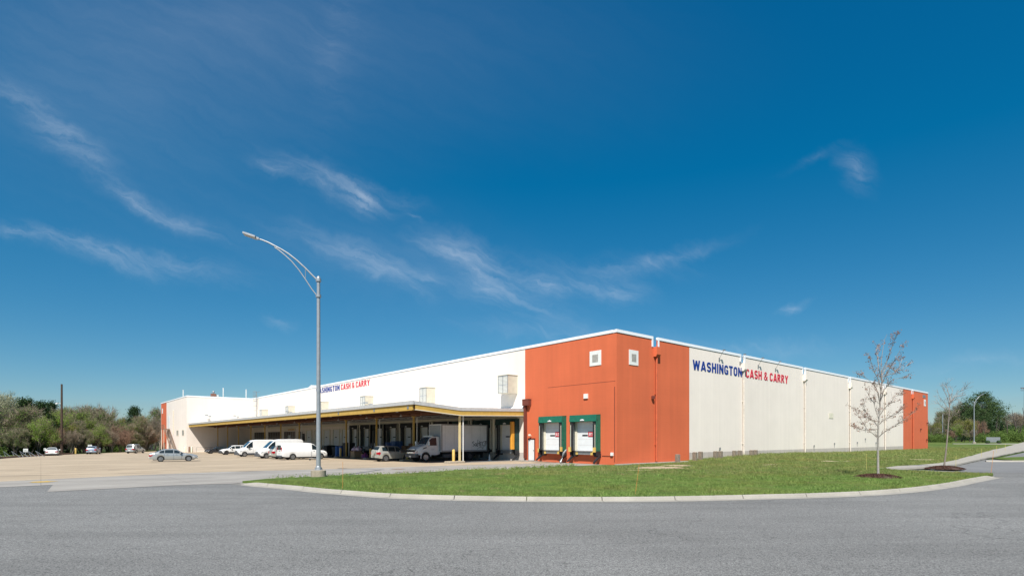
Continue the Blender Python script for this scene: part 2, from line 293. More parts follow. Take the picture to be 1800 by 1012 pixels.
# ------------------------------------------------------------------ mesh helpers
class MB:
    """collects shapes; build() links them as ONE mesh object"""
    def __init__(s): s.v = []; s.f = []
    def add(s, vs, fs):
        n = len(s.v); s.v += [tuple(v) for v in vs]; s.f += [tuple(i + n for i in f) for f in fs]; return s
    def box(s, x0, x1, y0, y1, z0, z1, mtx=None):
        vs = [Vector(p) for p in ((x0, y0, z0), (x1, y0, z0), (x1, y1, z0), (x0, y1, z0), (x0, y0, z1), (x1, y0, z1), (x1, y1, z1), (x0, y1, z1))]
        if mtx: vs = [mtx @ v for v in vs]
        return s.add(vs, [(3, 2, 1, 0), (4, 5, 6, 7), (0, 1, 5, 4), (1, 2, 6, 5), (2, 3, 7, 6), (3, 0, 4, 7)])
    def bbox(s, x0, x1, y0, y1, z0, z1, b=.03):
        """box with chamfered vertical and top edges"""
        prof = [(x0 + b, y0), (x1 - b, y0), (x1, y0 + b), (x1, y1 - b), (x1 - b, y1), (x0 + b, y1), (x0, y1 - b), (x0, y0 + b)]
        cx, cy = (x0 + x1) / 2, (y0 + y1) / 2
        vs = [(x, y, z0) for x, y in prof] + [(x, y, z1 - b) for x, y in prof]
        vs += [(cx + (x - cx) * (1 - 2 * b / (x1 - x0)), cy + (y - cy) * (1 - 2 * b / (y1 - y0)), z1) for x, y in prof]
        fs = [tuple(range(7, -1, -1)), tuple(range(16, 24))]
        for k in (0, 8):
            for i in range(8): j = (i + 1) % 8; fs.append((k + i, k + j, k + j + 8, k + i + 8))
        return s.add(vs, fs)
    def tube(s, pts, rad, n=8, cap=True):
        pts = [Vector(p) for p in pts]
        if not hasattr(rad, '__len__'): rad = [rad] * len(pts)
        vs = []; fs = []
        for i, p in enumerate(pts):
            d = (pts[min(i + 1, len(pts) - 1)] - pts[max(i - 1, 0)]).normalized()
            a = Vector((1, 0, 0)) if abs(d.z) > .9 else Vector((0, 0, 1))
            e1 = d.cross(a).normalized(); e2 = d.cross(e1)
            for k in range(n):
                t = 2 * math.pi * k / n
                vs.append(p + (e1 * math.cos(t) + e2 * math.sin(t)) * rad[i])
        for i in range(len(pts) - 1):
            for k in range(n):
                k2 = (k + 1) % n
                fs.append((i * n + k, i * n + k2, (i + 1) * n + k2, (i + 1) * n + k))
        if cap:
            fs.append(tuple(range(n))[::-1]); fs.append(tuple((len(pts) - 1) * n + k for k in range(n)))
        return s.add(vs, fs)
    def prism(s, prof, a0, a1, axis='y'):
        """2-D outline (closed) extruded; axis y: profile in x,z; axis x: profile in y,z; axis z: x,y"""
        n = len(prof)
        def P(u, w, a): return {'y': (u, a, w), 'x': (a, u, w), 'z': (u, w, a)}[axis]
        vs = [P(u, w, a0) for u, w in prof] + [P(u, w, a1) for u, w in prof]
        fs = [tuple(range(n)), tuple(range(2 * n - 1, n - 1, -1))]
        for i in range(n): j = (i + 1) % n; fs.append((i, i + n, j + n, j))
        return s.add(vs, fs)
    def lathe(s, prof, n=24, axis='z', c=(0, 0, 0)):
        vs = []; fs = []
        for r, h in prof:
            for k in range(n):
                t = 2 * math.pi * k / n; a, b = r * math.cos(t), r * math.sin(t)
                p = {'z': (a, b, h), 'y': (a, h, b), 'x': (h, a, b)}[axis]
                vs.append((p[0] + c[0], p[1] + c[1], p[2] + c[2]))
        m = len(prof)
        for i in range(m - 1):
            for k in range(n):
                k2 = (k + 1) % n; fs.append((i * n + k, i * n + k2, (i + 1) * n + k2, (i + 1) * n + k))
        if prof[0][0] > 0: fs.append(tuple(range(n))[::-1])
        if prof[-1][0] > 0: fs.append(tuple((m - 1) * n + k for k in range(n)))
        return s.add(vs, fs)
    def quad(s, a, b, c, d): return s.add([a, b, c, d], [(0, 1, 2, 3)])
    def build(s, name, m, parent=None, smooth=None, fixn=True):
        me = bpy.data.meshes.new(name); me.from_pydata(s.v, [], s.f)
        if fixn:
            bm = bmesh.new(); bm.from_mesh(me); bmesh.ops.recalc_face_normals(bm, faces=bm.faces); bm.to_mesh(me); bm.free()
        me.materials.append(MT[m] if isinstance(m, str) else m)
        if smooth:
            me.polygons.foreach_set('use_smooth', [True] * len(me.polygons)); me.set_sharp_from_angle(angle=R(smooth))
        o = bpy.data.objects.new(name, me); COL.objects.link(o)
        if parent: o.parent = parent
        return o
def tag(o, label=None, cat=None, group=None, kind=None):
    if label: o['label'] = label
    if cat: o['category'] = cat
    if group: o['group'] = group
    if kind: o['kind'] = kind
    return o
def empty(name, loc, rz, label, cat, group=None):
    o = bpy.data.objects.new(name, None); COL.objects.link(o); o.empty_display_size = .3
    o.location = loc; o.rotation_euler = (0, 0, rz); return tag(o, label, cat, group)
def copy_tree(o, parent=None):
    c = o.copy(); COL.objects.link(c); c.parent = parent
    for ch in [k for k in o.children]: copy_tree(ch, c)
    return c
def numpy_mesh(name, verts, nper, m, parent=None):
    """loose polygons, nper corners each"""
    verts = np.asarray(verts, dtype=np.float32).reshape(-1, 3); nv = len(verts); nf = nv // nper
    me = bpy.data.meshes.new(name); me.vertices.add(nv); me.vertices.foreach_set('co', verts.ravel())
    me.loops.add(nv); me.loops.foreach_set('vertex_index', np.arange(nv, dtype=np.int32))
    me.polygons.add(nf); me.polygons.foreach_set('loop_start', np.arange(0, nv, nper, dtype=np.int32))
    me.update(calc_edges=True); me.materials.append(MT[m])
    o = bpy.data.objects.new(name, me); COL.objects.link(o)
    if parent: o.parent = parent
    return o
def sheet(name, poly, zf, m, grid=None, skirt=0.0):
    bm = bmesh.new(); vs = [bm.verts.new((x, y, 0)) for x, y in poly]; 
    from mathutils.geometry import tessellate_polygon
    for tri in tessellate_polygon([[Vector((x, y, 0)) for x, y in poly]]):
        if abs((vs[tri[1]].co - vs[tri[0]].co).cross(vs[tri[2]].co - vs[tri[0]].co).z) > 1e-7: bm.faces.new([vs[i] for i in tri])
    def cut(co, no):
        bmesh.ops.bisect_plane(bm, geom=bm.verts[:] + bm.edges[:] + bm.faces[:], plane_co=co, plane_no=no, dist=1e-5)
    p = L2W(0, 12); cut((p[0], p[1], 0), (-SA, CA, 0))
    if grid:
        xs = [v.co.x for v in bm.verts]; ys_ = [v.co.y for v in bm.verts]
        for k in range(int(min(xs) // grid) + 1, int(max(xs) // grid) + 1): cut((k * grid, 0, 0), (1, 0, 0))
        for k in range(int(min(ys_) // grid) + 1, int(max(ys_) // grid) + 1): cut((0, k * grid, 0), (0, 1, 0))
    for v in bm.verts: v.co.z = zf(v.co.x, v.co.y)
    bmesh.ops.recalc_face_normals(bm, faces=bm.faces)
    if sum(f.normal.z for f in bm.faces) < 0: bmesh.ops.reverse_faces(bm, faces=bm.faces)
    if skirt:
        be = [e for e in bm.edges if e.is_boundary]
        r = bmesh.ops.extrude_edge_only(bm, edges=be)
        for g in r['geom']:
            if isinstance(g, bmesh.types.BMVert): g.co.z -= skirt
    me = bpy.data.meshes.new(name); bm.to_mesh(me); bm.free(); me.materials.append(MT[m])
    o = bpy.data.objects.new(name, me); COL.objects.link(o); tag(o, kind='structure'); return o
def smooth(a, b, x):
    t = min(1, max(0, (x - a) / (b - a))); return t * t * (3 - 2 * t)
def inpoly(X, Y, poly):
    X = np.asarray(X); Y = np.asarray(Y); ins = np.zeros(X.shape, bool); n = len(poly)
    for i in range(n):
        x1, y1 = poly[i]; x2, y2 = poly[(i + 1) % n]
        if y1 == y2: continue
        c = ((y1 > Y) != (y2 > Y)) & (X < (x2 - x1) * (Y - y1) / (y2 - y1) + x1)
        ins ^= c
    return ins

# ================================================================== SETTING
# base ground, far beyond everything
sheet('ground', [(-2500, -300), (2500, -300), (2500, 3500), (-2500, 3500)], lambda x, y: Z0(x, y) - .05 if y < 400 else -3.5, 'field', grid=250)
sheet('road', [(-90, -30), (140, -30), (140, 64), (-90, 64)], lambda x, y: Z0(x, y) - .004, 'asphalt', grid=20)
KB = [G(*p) for p in ((405, 850.5), (450, 855.5), (501, 860), (545, 865), (594, 869.3), (645, 873.4), (698, 876.5), (796, 879.6), (900, 881.5), (1010, 882.2), (1121, 882), (1210, 880.8), (1300, 878.8), (1360, 877.2), (1450, 874.7), (1539, 870.7), (1600, 866.0), (1644, 861.2), (1690, 854.0), (1722, 847.0), (1750, 841.5), (1768, 838.0))]
def resample(pts, step):
    P = [Vector((*p, 0)) for p in pts]; out = [P[0]]; acc_ = 0
    # Catmull-Rom, then even spacing
    dense = []
    for i in range(len(P) - 1):
        p0, p1, p2, p3 = P[max(i - 1, 0)], P[i], P[i + 1], P[min(i + 2, len(P) - 1)]
        for k in range(12):
            t = k / 12
            dense.append(.5 * ((2 * p1) + (p2 - p0) * t + (2 * p0 - 5 * p1 + 4 * p2 - p3) * t * t + (3 * p1 - p0 - 3 * p2 + p3) * t ** 3))
    dense.append(P[-1])
    for a, b in zip(dense, dense[1:]):
        d = (b - a).length
        while acc_ + d >= step:
            a = a + (b - a) * ((step - acc_) / d); out.append(a.copy()); d = (b - a).length; acc_ = 0
        acc_ += d
    return out
kc = resample(KB, .5)
def offs(c, d):
    out = []
    for i, p in enumerate(c):
        t = (c[min(i + 1, len(c) - 1)] - c[max(i - 1, 0)]).normalized(); nrm = Vector((-t.y, t.x, 0))
        out.append(p + nrm * d)
    return out
def kerb(name, c, pan=.45, w=.2, h=.15, seg=6, z=0.0, endfade=True):
    """gutter pan and kerb upstand cast in bays with open joints between them"""
    prof = [(0, .006), (pan, .012), (pan + .05, h - .03), (pan + .09, h), (pan + w, h), (pan + w, -.02)]
    mb = MB(); lines = [offs(c, d) for d, _ in prof]
    n = len(c)
    for s0 in range(0, n - 1, seg):
        e = min(s0 + seg, n - 1)
        vs = []; fs = []
        for k, i in enumerate(range(s0, e + 1)):
            for j, (d, hh) in enumerate(prof):
                p = lines[j][i].copy()
                if k == 0: p = p + (lines[j][i + 1] - p) * .035
                if i == e and e < n - 1: p = p + (lines[j][i - 1] - p) * .035
                fd = 1.0
                if endfade:
                    dd = min(i, n - 1 - i) * .5; fd = smooth(0, 2.0, dd) * .9 + .1
                vs.append((p.x, p.y, z + (hh * fd if hh > 0 else hh)))
        m = len(prof); L = e - s0 + 1
        for k in range(L - 1):
            for j in range(m - 1): fs.append((k * m + j, (k + 1) * m + j, (k + 1) * m + j + 1, k * m + j + 1))
        fs.append(tuple(range(m))); fs.append(tuple((L - 1) * m + j for j in range(m)))
        mb.add(vs, fs)
    o = mb.build(name, 'kerb_concrete'); return tag(o, kind='structure')
kerb('kerb', kc)
MT['joint'] = mat('joint', (.22, .205, .18), .9)
# dark bed under the kerb so the joints read dark
kin = offs(kc, .64)
sheet('kerb_bed', [(p.x, p.y) for p in offs(kc, .02)] + [(p.x, p.y) for p in kin[::-1]], lambda x, y: .004, 'joint')

BACK = [(31.4, 35.9), (30.9, 37.9), (30.1, 39.4), (28.2, 41.2)]            # lawn behind the kerb tip, then the walk
WLOW = [(28.0, 42.0), (33, 43.6), (40, 49.3), (52, 61), (98, 105), (230, 232)]
WUP = [(29.3, 43.4), (39.0, 50.3), (45, 56.2), (59.6, 71.5), (100, 114), (180, 192), (230, 245)]
e = L2W(106.6, 0); e2 = L2W(106.6, 60)
kl = [(p.x, p.y) for p in kin]
lawn_poly = kl + BACK + WUP + [(420, 300), (420, 420), (e2[0], 420), e2, e, (C0.x, C0.y),
    (5.6, 49.3), (4.6, 48.6), (2.5, 45.9), (0, 43.4), (-3.7, 40.9), (-7.5, 36.4), (-10.7, 34.9), (-12.4, 33.8), (-14.2, 31.6)]
def ZL(x, y):
    lx, ly = W2L(x, y)
    h = .125 + .03 * math.sin(x * .9 + y * .5) * math.sin(y * .7 - x * .33) + .02 * math.sin(x * 2.3 + 1) * math.sin(y * 1.9)
    h -= .10 * smooth(-3.5, -.4, ly) * (1 - smooth(9, 14, lx)) * (1 if lx > -14 else 0)
    if lx > 8: h += .30 * math.exp(-((lx - 32) / 16) ** 2) * smooth(-14, -4, ly) + .10 * smooth(30, 60, lx) * smooth(-14, -3, ly)
    h += .018 * max(0, y - 122) * smooth(30, 90, x)
    return h
sheet('lawn', lawn_poly, ZL, 'grass_base', grid=2.5 if False else 5.0, skirt=.16)
sheet('pavement', WLOW + WUP[::-1], lambda x, y: max(.02, ZL(x, y)) + .05, 'kerb_concrete', grid=5.0, skirt=.14)
# concrete apron and the tan loading yard
TANF = [(-60, 8.5), (-29, 31.2), (-27.5, 33.2), (-24.9, 36.6), (-21.1, 40.5), (-14.3, 43.9), (-8.8, 47.6), (0, 52.6), (4.8, 54.6)]
AP = [(-62, 5.4), (-25.6, 27.7), (-24.2, 29.0), (-21.3, 25.2), (-19.9, 26.5), (-17.9, 28.5), (-16.6, 29.2), (-15.2, 29.7), (-14.0, 31.4), (-12.2, 33.9), (-10.6, 35.0), (-7.4, 36.5), (-3.6, 41.0), (.1, 43.5), (2.6, 46.0), (4.7, 48.7), (5.7, 49.4), (9.5, 50.3)]
sheet('apron', AP + [L2W(-.02, 14.0)] + TANF[::-1][0:] , lambda x, y: Z0(x, y) + .008, 'apron_concrete')
FARL = [G(0, 806), G(60, 801), G(110, 798), G(160, 797), L2W(-26, 130), L2W(-14.2, 152)]
sheet('yard', [(-62, 9)] + TANF[1:] + [L2W(0, 14), L2W(0, 152)] + FARL[::-1] + [(-95, 60), (-95, 20)], lambda x, y: Z0(x, y) + .012 , 'tan_concrete')
# sunken dock apron in weathered concrete under the canopy
sheet('dock_apron', [L2W(-.01, 13.2), L2W(-.01, 114.4), L2W(-8.1, 114.4), L2W(-8.1, 13.2)], lambda x, y: Z0(x, y) + .02, 'asphalt_old')
# lot to the right of the walk
sheet('parking_lot', [(33.5, 43.4), (40.4, 49.0), (52.4, 60.6), (98.5, 104.6), (231, 231), (260, 160), (150, 40), (60, 34), (33, 40)], lambda x, y: .006 if y < 122 else .006, 'asphalt_old')
tag(kerb('island_kerb', [Vector((p[0], p[1], 0)) for p in ((49.5, 57.2), (52.5, 57.0), (57, 57.6), (62, 58.6), (68, 60), (76, 62.5), (86, 66))], pan=.35, seg=2, endfade=False), kind='structure')
sheet('island_lawn', [(56.0, 64.0), (55.0, 62.0), (54.2, 59.6), (55.6, 58.6), (62, 59.6), (75, 63.0), (86, 67), (86, 76), (66, 70.3), (60, 67.4)], lambda x, y: .13, 'grass_base', grid=3, skirt=.12)
sheet('far_path', [(126, 157), (150, 153.5), (230, 150), (230, 157), (150, 159), (128, 160)], lambda x, y: ZL(x, y) + .06, 'kerb_concrete', grid=5, skirt=.1)
# bare sand by the wall, and utility paint on the apron
rnd = random.Random(5)
def blotch(name, cx, cy, rx, ry, dz, m, n=26, rot=0.0, zf=None):
    pts = []
    for k in range(n):
        a = 2 * math.pi * k / n; q = 1 + rnd.uniform(-.32, .28)
        x, y = rx * q * math.cos(a), ry * q * math.sin(a)
        pts.append((cx + x * math.cos(rot) - y * math.sin(rot), cy + x * math.sin(rot) + y * math.cos(rot)))
    zf = zf or ZL
    return sheet(name, pts, lambda x, y: zf(x, y) + dz, m, grid=1.0)
p = L2W(5.5, -.8)
sheet('wall_strip', [L2W(-.3, 0), L2W(12.3, 0), L2W(12.0, -1.5), L2W(8, -1.8), L2W(4, -1.2), L2W(.3, -.5)], lambda x, y: .105, 'apron_concrete', skirt=.1)
for (px, py, rx, ry) in ((1158, 822, 2.2, 1.5), (1190, 818, 1.5, .9), (1128, 826, 1.1, .4), (1467, 811, 1.6, .7), (1345, 817, 1.2, .35), (1610, 808, 3.0, .9)):
    g = G(px, py, .12); blotch('sand_patch', g[0], g[1], rx * 1.05, ry * 1.05, .012, 'sand', n=46, rot=.3)
g = G(75, 846.5); blotch('paint_patch', g[0], g[1], .55, .55, .016, 'paint_mark', zf=Z0)
g = G(700, 824); blotch('manhole_cover', g[0], g[1], .55, .5, .016, 'rusty', zf=Z0)

MT['oil'] = mat('oil', (.20, .16, .12), .8, var=.2, scale=2)
for (px, py, rx, ry) in ((18, 827, 1.9, .18), (10, 836, 2.6, .22), (245, 831, 1.5, .10), (300, 834, 2.8, .07), (430, 828, 1.2, .08), (640, 818, 1.6, .10), (715, 829, .9, .3), (200, 826, .5, .12), (560, 813, .5, .15), (760, 822, 2.2, .07), (120, 806, 3.5, .12), (600, 834, 1.3, .10)):
    g = G(px, py); blotch('oil_stain', g[0], g[1], rx, ry, .0165, 'oil', n=30, rot=ANG * .45, zf=Z0)
# grass blades: one countless mass
def blades(name, poly, n, bounds, hgt, wid, m, seed, cond=None, label=None):
    rs = np.random.RandomState(seed); x0, x1, y0, y1 = bounds
    X = rs.uniform(x0, x1, n); Y = rs.uniform(y0, y1, n)
    k = inpoly(X, Y, poly); X, Y = X[k], Y[k]
    if cond is not None: k = cond(X, Y, rs); X, Y = X[k], Y[k]
    Z = np.array([ZL(a, b) for a, b in zip(X, Y)]); n = len(X)
    cl_ = .5 + .5 * np.sin(X * 1.7 + 3 * np.sin(Y * .6)) * np.sin(Y * 1.3 + 2 * np.sin(X * .5))
    h = hgt * rs.uniform(.5, 1.3, n) * (.7 + .6 * cl_); a = rs.uniform(0, np.pi, n); w = wid * rs.uniform(.6, 1.2, n)
    ln = rs.normal(0, .45, (n, 2)) * h[:, None]
    V = np.zeros((n, 3, 3)); V[:, 0] = np.stack([X - np.cos(a) * w, Y - np.sin(a) * w, Z - .01], 1)
    V[:, 1] = np.stack([X + np.cos(a) * w, Y + np.sin(a) * w, Z - .01], 1); V[:, 2] = np.stack([X + ln[:, 0], Y + ln[:, 1], Z + h], 1)
    o = numpy_mesh(name, V, 3, m); return tag(o, label, kind='stuff')
SANDS = [G(1158, 822, .12), G(1190, 818, .12), G(1128, 826, .12), G(1467, 811, .12), G(1345, 817, .12), G(1610, 808, .12)]
SR = [(2.2, 1.5), (1.5, .9), (1.1, .4), (1.6, .7), (1.2, .35), (3.0, .9)]
def notsand(X, Y, rs):
    k = np.ones(X.shape, bool)
    for (sx, sy), (a, b) in zip(SANDS, SR):
        d = ((X - sx) / a) ** 2 + ((Y - sy) / b) ** 2
        k &= d > rs.uniform(.55, 1.5, X.shape)
    lx = (X - C0.x) * CA + (Y - C0.y) * SA; ly = -(X - C0.x) * SA + (Y - C0.y) * CA
    k &= ~((lx < 12.3) & (ly > -1.3))
    return k
blades('grass', lawn_poly, 330000, (-16, 34, 21, 36), .075, .011, 'blades', 1, notsand)
blades('grass', lawn_poly, 300000, (-12, 60, 34, 66), .10, .019, 'blades_far', 2, notsand)
blades('grass', lawn_poly, 130000, (20, 140, 55, 130), .14, .04, 'blades_far', 3, notsand)
def tufts(X, Y, rs):
    f = np.sin(X * .8 + 2 * np.sin(Y * .5)) * np.sin(Y * .9 + 1.5 * np.sin(X * .6)) + .5 * np.sin(X * 3.1) * np.sin(Y * 2.7)
    return notsand(X, Y, rs) & (f > .62 + rs.uniform(-.2, .2, X.shape))
blades('tall_grass', lawn_poly, 260000, (-14, 60, 22, 62), .15, .016, 'blades', 9, tufts)
def wallgrass(X, Y, rs):
    lx = (X - C0.x) * CA + (Y - C0.y) * SA; ly = -(X - C0.x) * SA + (Y - C0.y) * CA
    return (lx > 13) & (ly < -.1) & (ly > -6) & (rs.uniform(0, 1, X.shape) < .25 + .75 * np.exp(-((lx - 26) / 9) ** 2))
blades('tall_grass', lawn_poly, 230000, (15, 75, 52, 108), .26, .02, 'blades_far', 4, wallgrass)

# ================================================================== WAREHOUSE
TOP = 12.45
WH = empty('warehouse', (C0.x, C0.y, 0), ANG, 'long pale warehouse with orange corners, white coping and a row of loading docks', 'building')
def wbox(name, m, x0, x1, y0, y1, z0, z1, parent=None, label=None, smooth_=None):
    o = MB().box(x0, x1, y0, y1, z0, z1).build(name, m, parent or WH)
    if label: o['label'] = label
    return o
LX, LY, AX, AY = 106.5, 150.6, -14.27, 114.6
BOT = -1.6; CH = TOP - .28
NOT = (6.0, 23.7, 41.4, 59.1, 76.8, 94.5)      # scupper notches on the long wall
# walls
wbox('wall', 'orange_wall', 0, .3, 0, 12.55, BOT, CH, label='orange corner wall with two dock doors')
wbox('wall', 'white_wall', 0, .3, 12.55, LY, .9, CH, label='white wall above the canopy')
wbox('wall_base', 'grey_base', -.003, .3, 12.55, AY, BOT, .9)
def longwall(m, x0, x1, z0):
    mb = MB(); mb.box(x0, x1, 0, .16, z0, CH - .75)
    edges = [x0]
    for n_ in NOT:
        if x0 < n_ < x1: edges += [n_ - .40, n_ + .40]
    edges.append(x1)
    for a, b in zip(edges[::2], edges[1::2]): mb.box(a, b, 0, .16, CH - .75, CH)
    return mb.build('wall', m, WH)
longwall('orange_wall', .3, 12.1, BOT)['label'] = 'orange near end of the long wall'
longwall('white_wall', 12.1, 88.4, .95)
wbox('wall_base', 'grey_base', 12.1, 88.4, -.003, .3, BOT, .95)
longwall('orange_wall', 88.4, LX, BOT)['label'] = 'orange far end of the long wall'
wbox('wall', 'white_wall', LX - .3, LX, .3, LY, BOT, CH); wbox('wall', 'white_wall', AX, LX - .3, LY - .3, LY, BOT, CH)
wbox('wall', 'white_wall', AX, 0, AY, AY + .3, BOT, CH, label='white wing wall at the end of the canopy')
wbox('wall', 'white_wall', AX, AX + .3, AY + .3, AY + 27, BOT, CH)
wbox('wall', 'orange_wall', AX, AX + .3, AY + 27, LY - .3, BOT, CH, label='orange far corner of the wing')
MB().box(.3, LX - .3, .3, LY - .3, 11.3, 11.4).box(AX + .3, .3, AY + .3, LY - .3, 11.3, 11.4).build('roof', 'roofing', WH)
# coping
mb = MB(); edges = [-.06]
for n_ in NOT: edges += [n_ - .40, n_ + .40]
edges.append(LX + .05)
for a, b in zip(edges[::2], edges[1::2]): mb.box(a, b, -.06, .20, CH, TOP)
for n_ in NOT:
    for sx in (-1, 1):
        a = n_ + sx * .40; mb.box(min(a, a + sx * .22), max(a, a + sx * .22), -.055, -.002, CH - .75, CH + .001)
mb.build('coping', 'coping', WH)
MB().box(-.06, .36, .36, LY, CH, TOP).box(AX - .06, -.06, AY - .06, AY + .36, CH, TOP).box(AX - .06, AX + .36, AY + .36, LY, CH, TOP).build('coping', 'coping', WH)
MB().box(-.02, .3, .001, LY, CH - .05, CH - .001).box(.1, LX, -.02, -.002, CH - .05, CH - .001).build('drip_edge', 'steel', WH)
# downspouts with leader heads
for n_ in NOT:
    m = 'orange_wall' if (n_ < 12 or n_ > 88) else 'white_wall'
    d = MB().tube([(n_, -.16, .2), (n_, -.16, CH - 1.55)], .11, 10).build('downspout', 'orange_pipe' if m == 'orange_wall' else 'pipe_cream', WH, 40)
    MB().prism([(-.40, 0), (-.42, -.0), (-.42, -.75), (-.30, -.95), (0, -.95), (0, 0)][1:], n_ - .33, n_ + .33, 'x').build('leader_head', m, d).location = (0, -.01, CH - .75)
    for zb_ in (1.8, 6.8): MB().box(n_ - .15, n_ + .15, -.18, -.001, zb_, zb_ + .06).build('bracket', m, d)
MT['orange_dark'] = mat('orange_dark', (.16, .035, .02), .8)
d = MB().box(-.28, -.001, 12.22, 12.5, .3, 6.0).build('downspout', 'orange_dark', WH)
MB().box(-.42, -.001, 11.55, 12.56, 6.0, 6.65).box(-.44, -.001, 11.53, 12.58, 6.6, 6.68).build('leader_head', 'orange_dark', d)
# seam cracks in the orange wall
MB().box(-.006, -.001, .15, 9.0, 7.70, 7.735).build('wall_seam', 'orange_dark', WH)
# square vent panels near the corners
def ventpanel(wall, a0, a1, z0, z1):
    if wall == 'L':
        o = MB().box(-.05, -.001, a0, a1, z0, z1).build('vent_panel', 'metal_white', WH); q = (a1 - a0) * .25
        mb = MB(); 
        mb.box(-.06, -.051, a0 + q, a1 - q, z0 + q, z1 - q)
        for k in range(6): zz = z0 + q + k * (z1 - z0 - 2 * q) / 6; mb.box(-.075, -.061, a0 + q, a1 - q, zz, zz + .07)
        mb.build('grille', 'grille_grey', o)
    elif wall == 'A':
        o = MB().box(AX - .05, AX - .001, a0, a1, z0, z1).build('vent_panel', 'metal_white', WH)
    else:
        o = MB().box(a0, a1, -.05, -.001, z0, z1).build('vent_panel', 'metal_white', WH); q = (a1 - a0) * .25
        mb = MB()
        mb.box(a0 + q, a1 - q, -.06, -.051, z0 + q, z1 - q)
        for k in range(6): zz = z0 + q + k * (z1 - z0 - 2 * q) / 6; mb.box(a0 + q, a1 - q, -.075, -.061, zz, zz + .07)
        mb.build('grille', 'grille_grey', o)
ventpanel('L', 1.82, 3.23, 9.36, 10.77); ventpanel('R', 1.8, 3.2, 9.36, 10.77); ventpanel('R', LX - 3.2, LX - 1.8, 9.36, 10.77); ventpanel('A', LY - 3.2, LY - 1.8, 9.36, 10.77)
wbox('number_plate', 'steel', LX - 4.2, LX - 2.0, -.04, -.001, 11.1, 11.7)
wbox('grille', 'cream', 50.5, 52.2, -.05, -.001, 5.5, 6.3); wbox('junction_box', 'metal_white', -.12, -.001, 3.45, 3.95, 6.3, 6.75)
wbox('junction_box', 'metal_white', -.15, -.001, .35, .62, .85, 1.15); MB().tube([(-.04, .6, .82), (-.04, 1.7, .82)], .02, 6).build('conduit', 'dark', WH)
MB().tube([(-.03, .22, .3), (-.03, .22, 7.2)], .03, 6).build('conduit', 'orange_dark', WH)
for x_, z_ in ((5.45, 6.3), (100.5, 4.2), (105.2, 2.0), (105.6, 5.6)): MB().bbox(x_ - .16, x_ + .16, -.26, -.001, z_, z_ + .32, .04).build('wall_pack', 'orange_dark', WH)
for x_, z_ in ((18.3, 1.15), (44.8, 1.2), (62.6, 1.6), (66.5, 3.9), (66.5, 2.2), (52.6, 1.5), (72, 1.5)): MB().box(x_ - .1, x_ + .1, -.12, -.004, z_, z_ + .28).tube([(x_, -.06, z_ - .5), (x_, -.06, z_)], .02, 6).build('hose_bib', 'steel', WH)
wbox('patch', 'metal_white', 13.2, 14.6, -.01, -.001, 9.2 - 5, 9.9 - 5) if False else None
# louvred box hoods over the canopy
for k, (y0_, z0_) in enumerate(((13.8, 7.4), (30.5, 7.2), (48.6, 7.1), (66.4, 7.1), (84.0, 7.1), (101.8, 7.1))):
    hd = MB().box(-1.38, -.001, y0_, y0_ + 1.7, z0_, z0_ + 2.0).box(-1.42, -.001, y0_ - .05, y0_ + 1.75, z0_ + 1.97, z0_ + 2.04).build('louvre_hood', 'hood_cream', WH)
    mb = MB()
    for j in range(13): zz = z0_ + .1 + j * .142; mb.box(-1.41, -1.381, y0_ + .07, y0_ + 1.63, zz, zz + .07, None)
    mb.build('louvre', 'metal_white', hd)
    MB().box(-1.43, -1.382, y0_ + .82, y0_ + .88, z0_ + .02, z0_ + 1.95).box(-1.43, -1.382, y0_, y0_ + .05, z0_ + .02, z0_ + 1.95).box(-1.43, -1.382, y0_ + 1.65, y0_ + 1.7, z0_ + .02, z0_ + 1.95).box(-1.435, -1.382, y0_, y0_ + 1.7, z0_ + 1.88, z0_ + 1.95).box(-1.425, -1.382, y0_, y0_ + 1.7, z0_ + .9, z0_ + .95).build('louvre_frame', 'steel', hd)
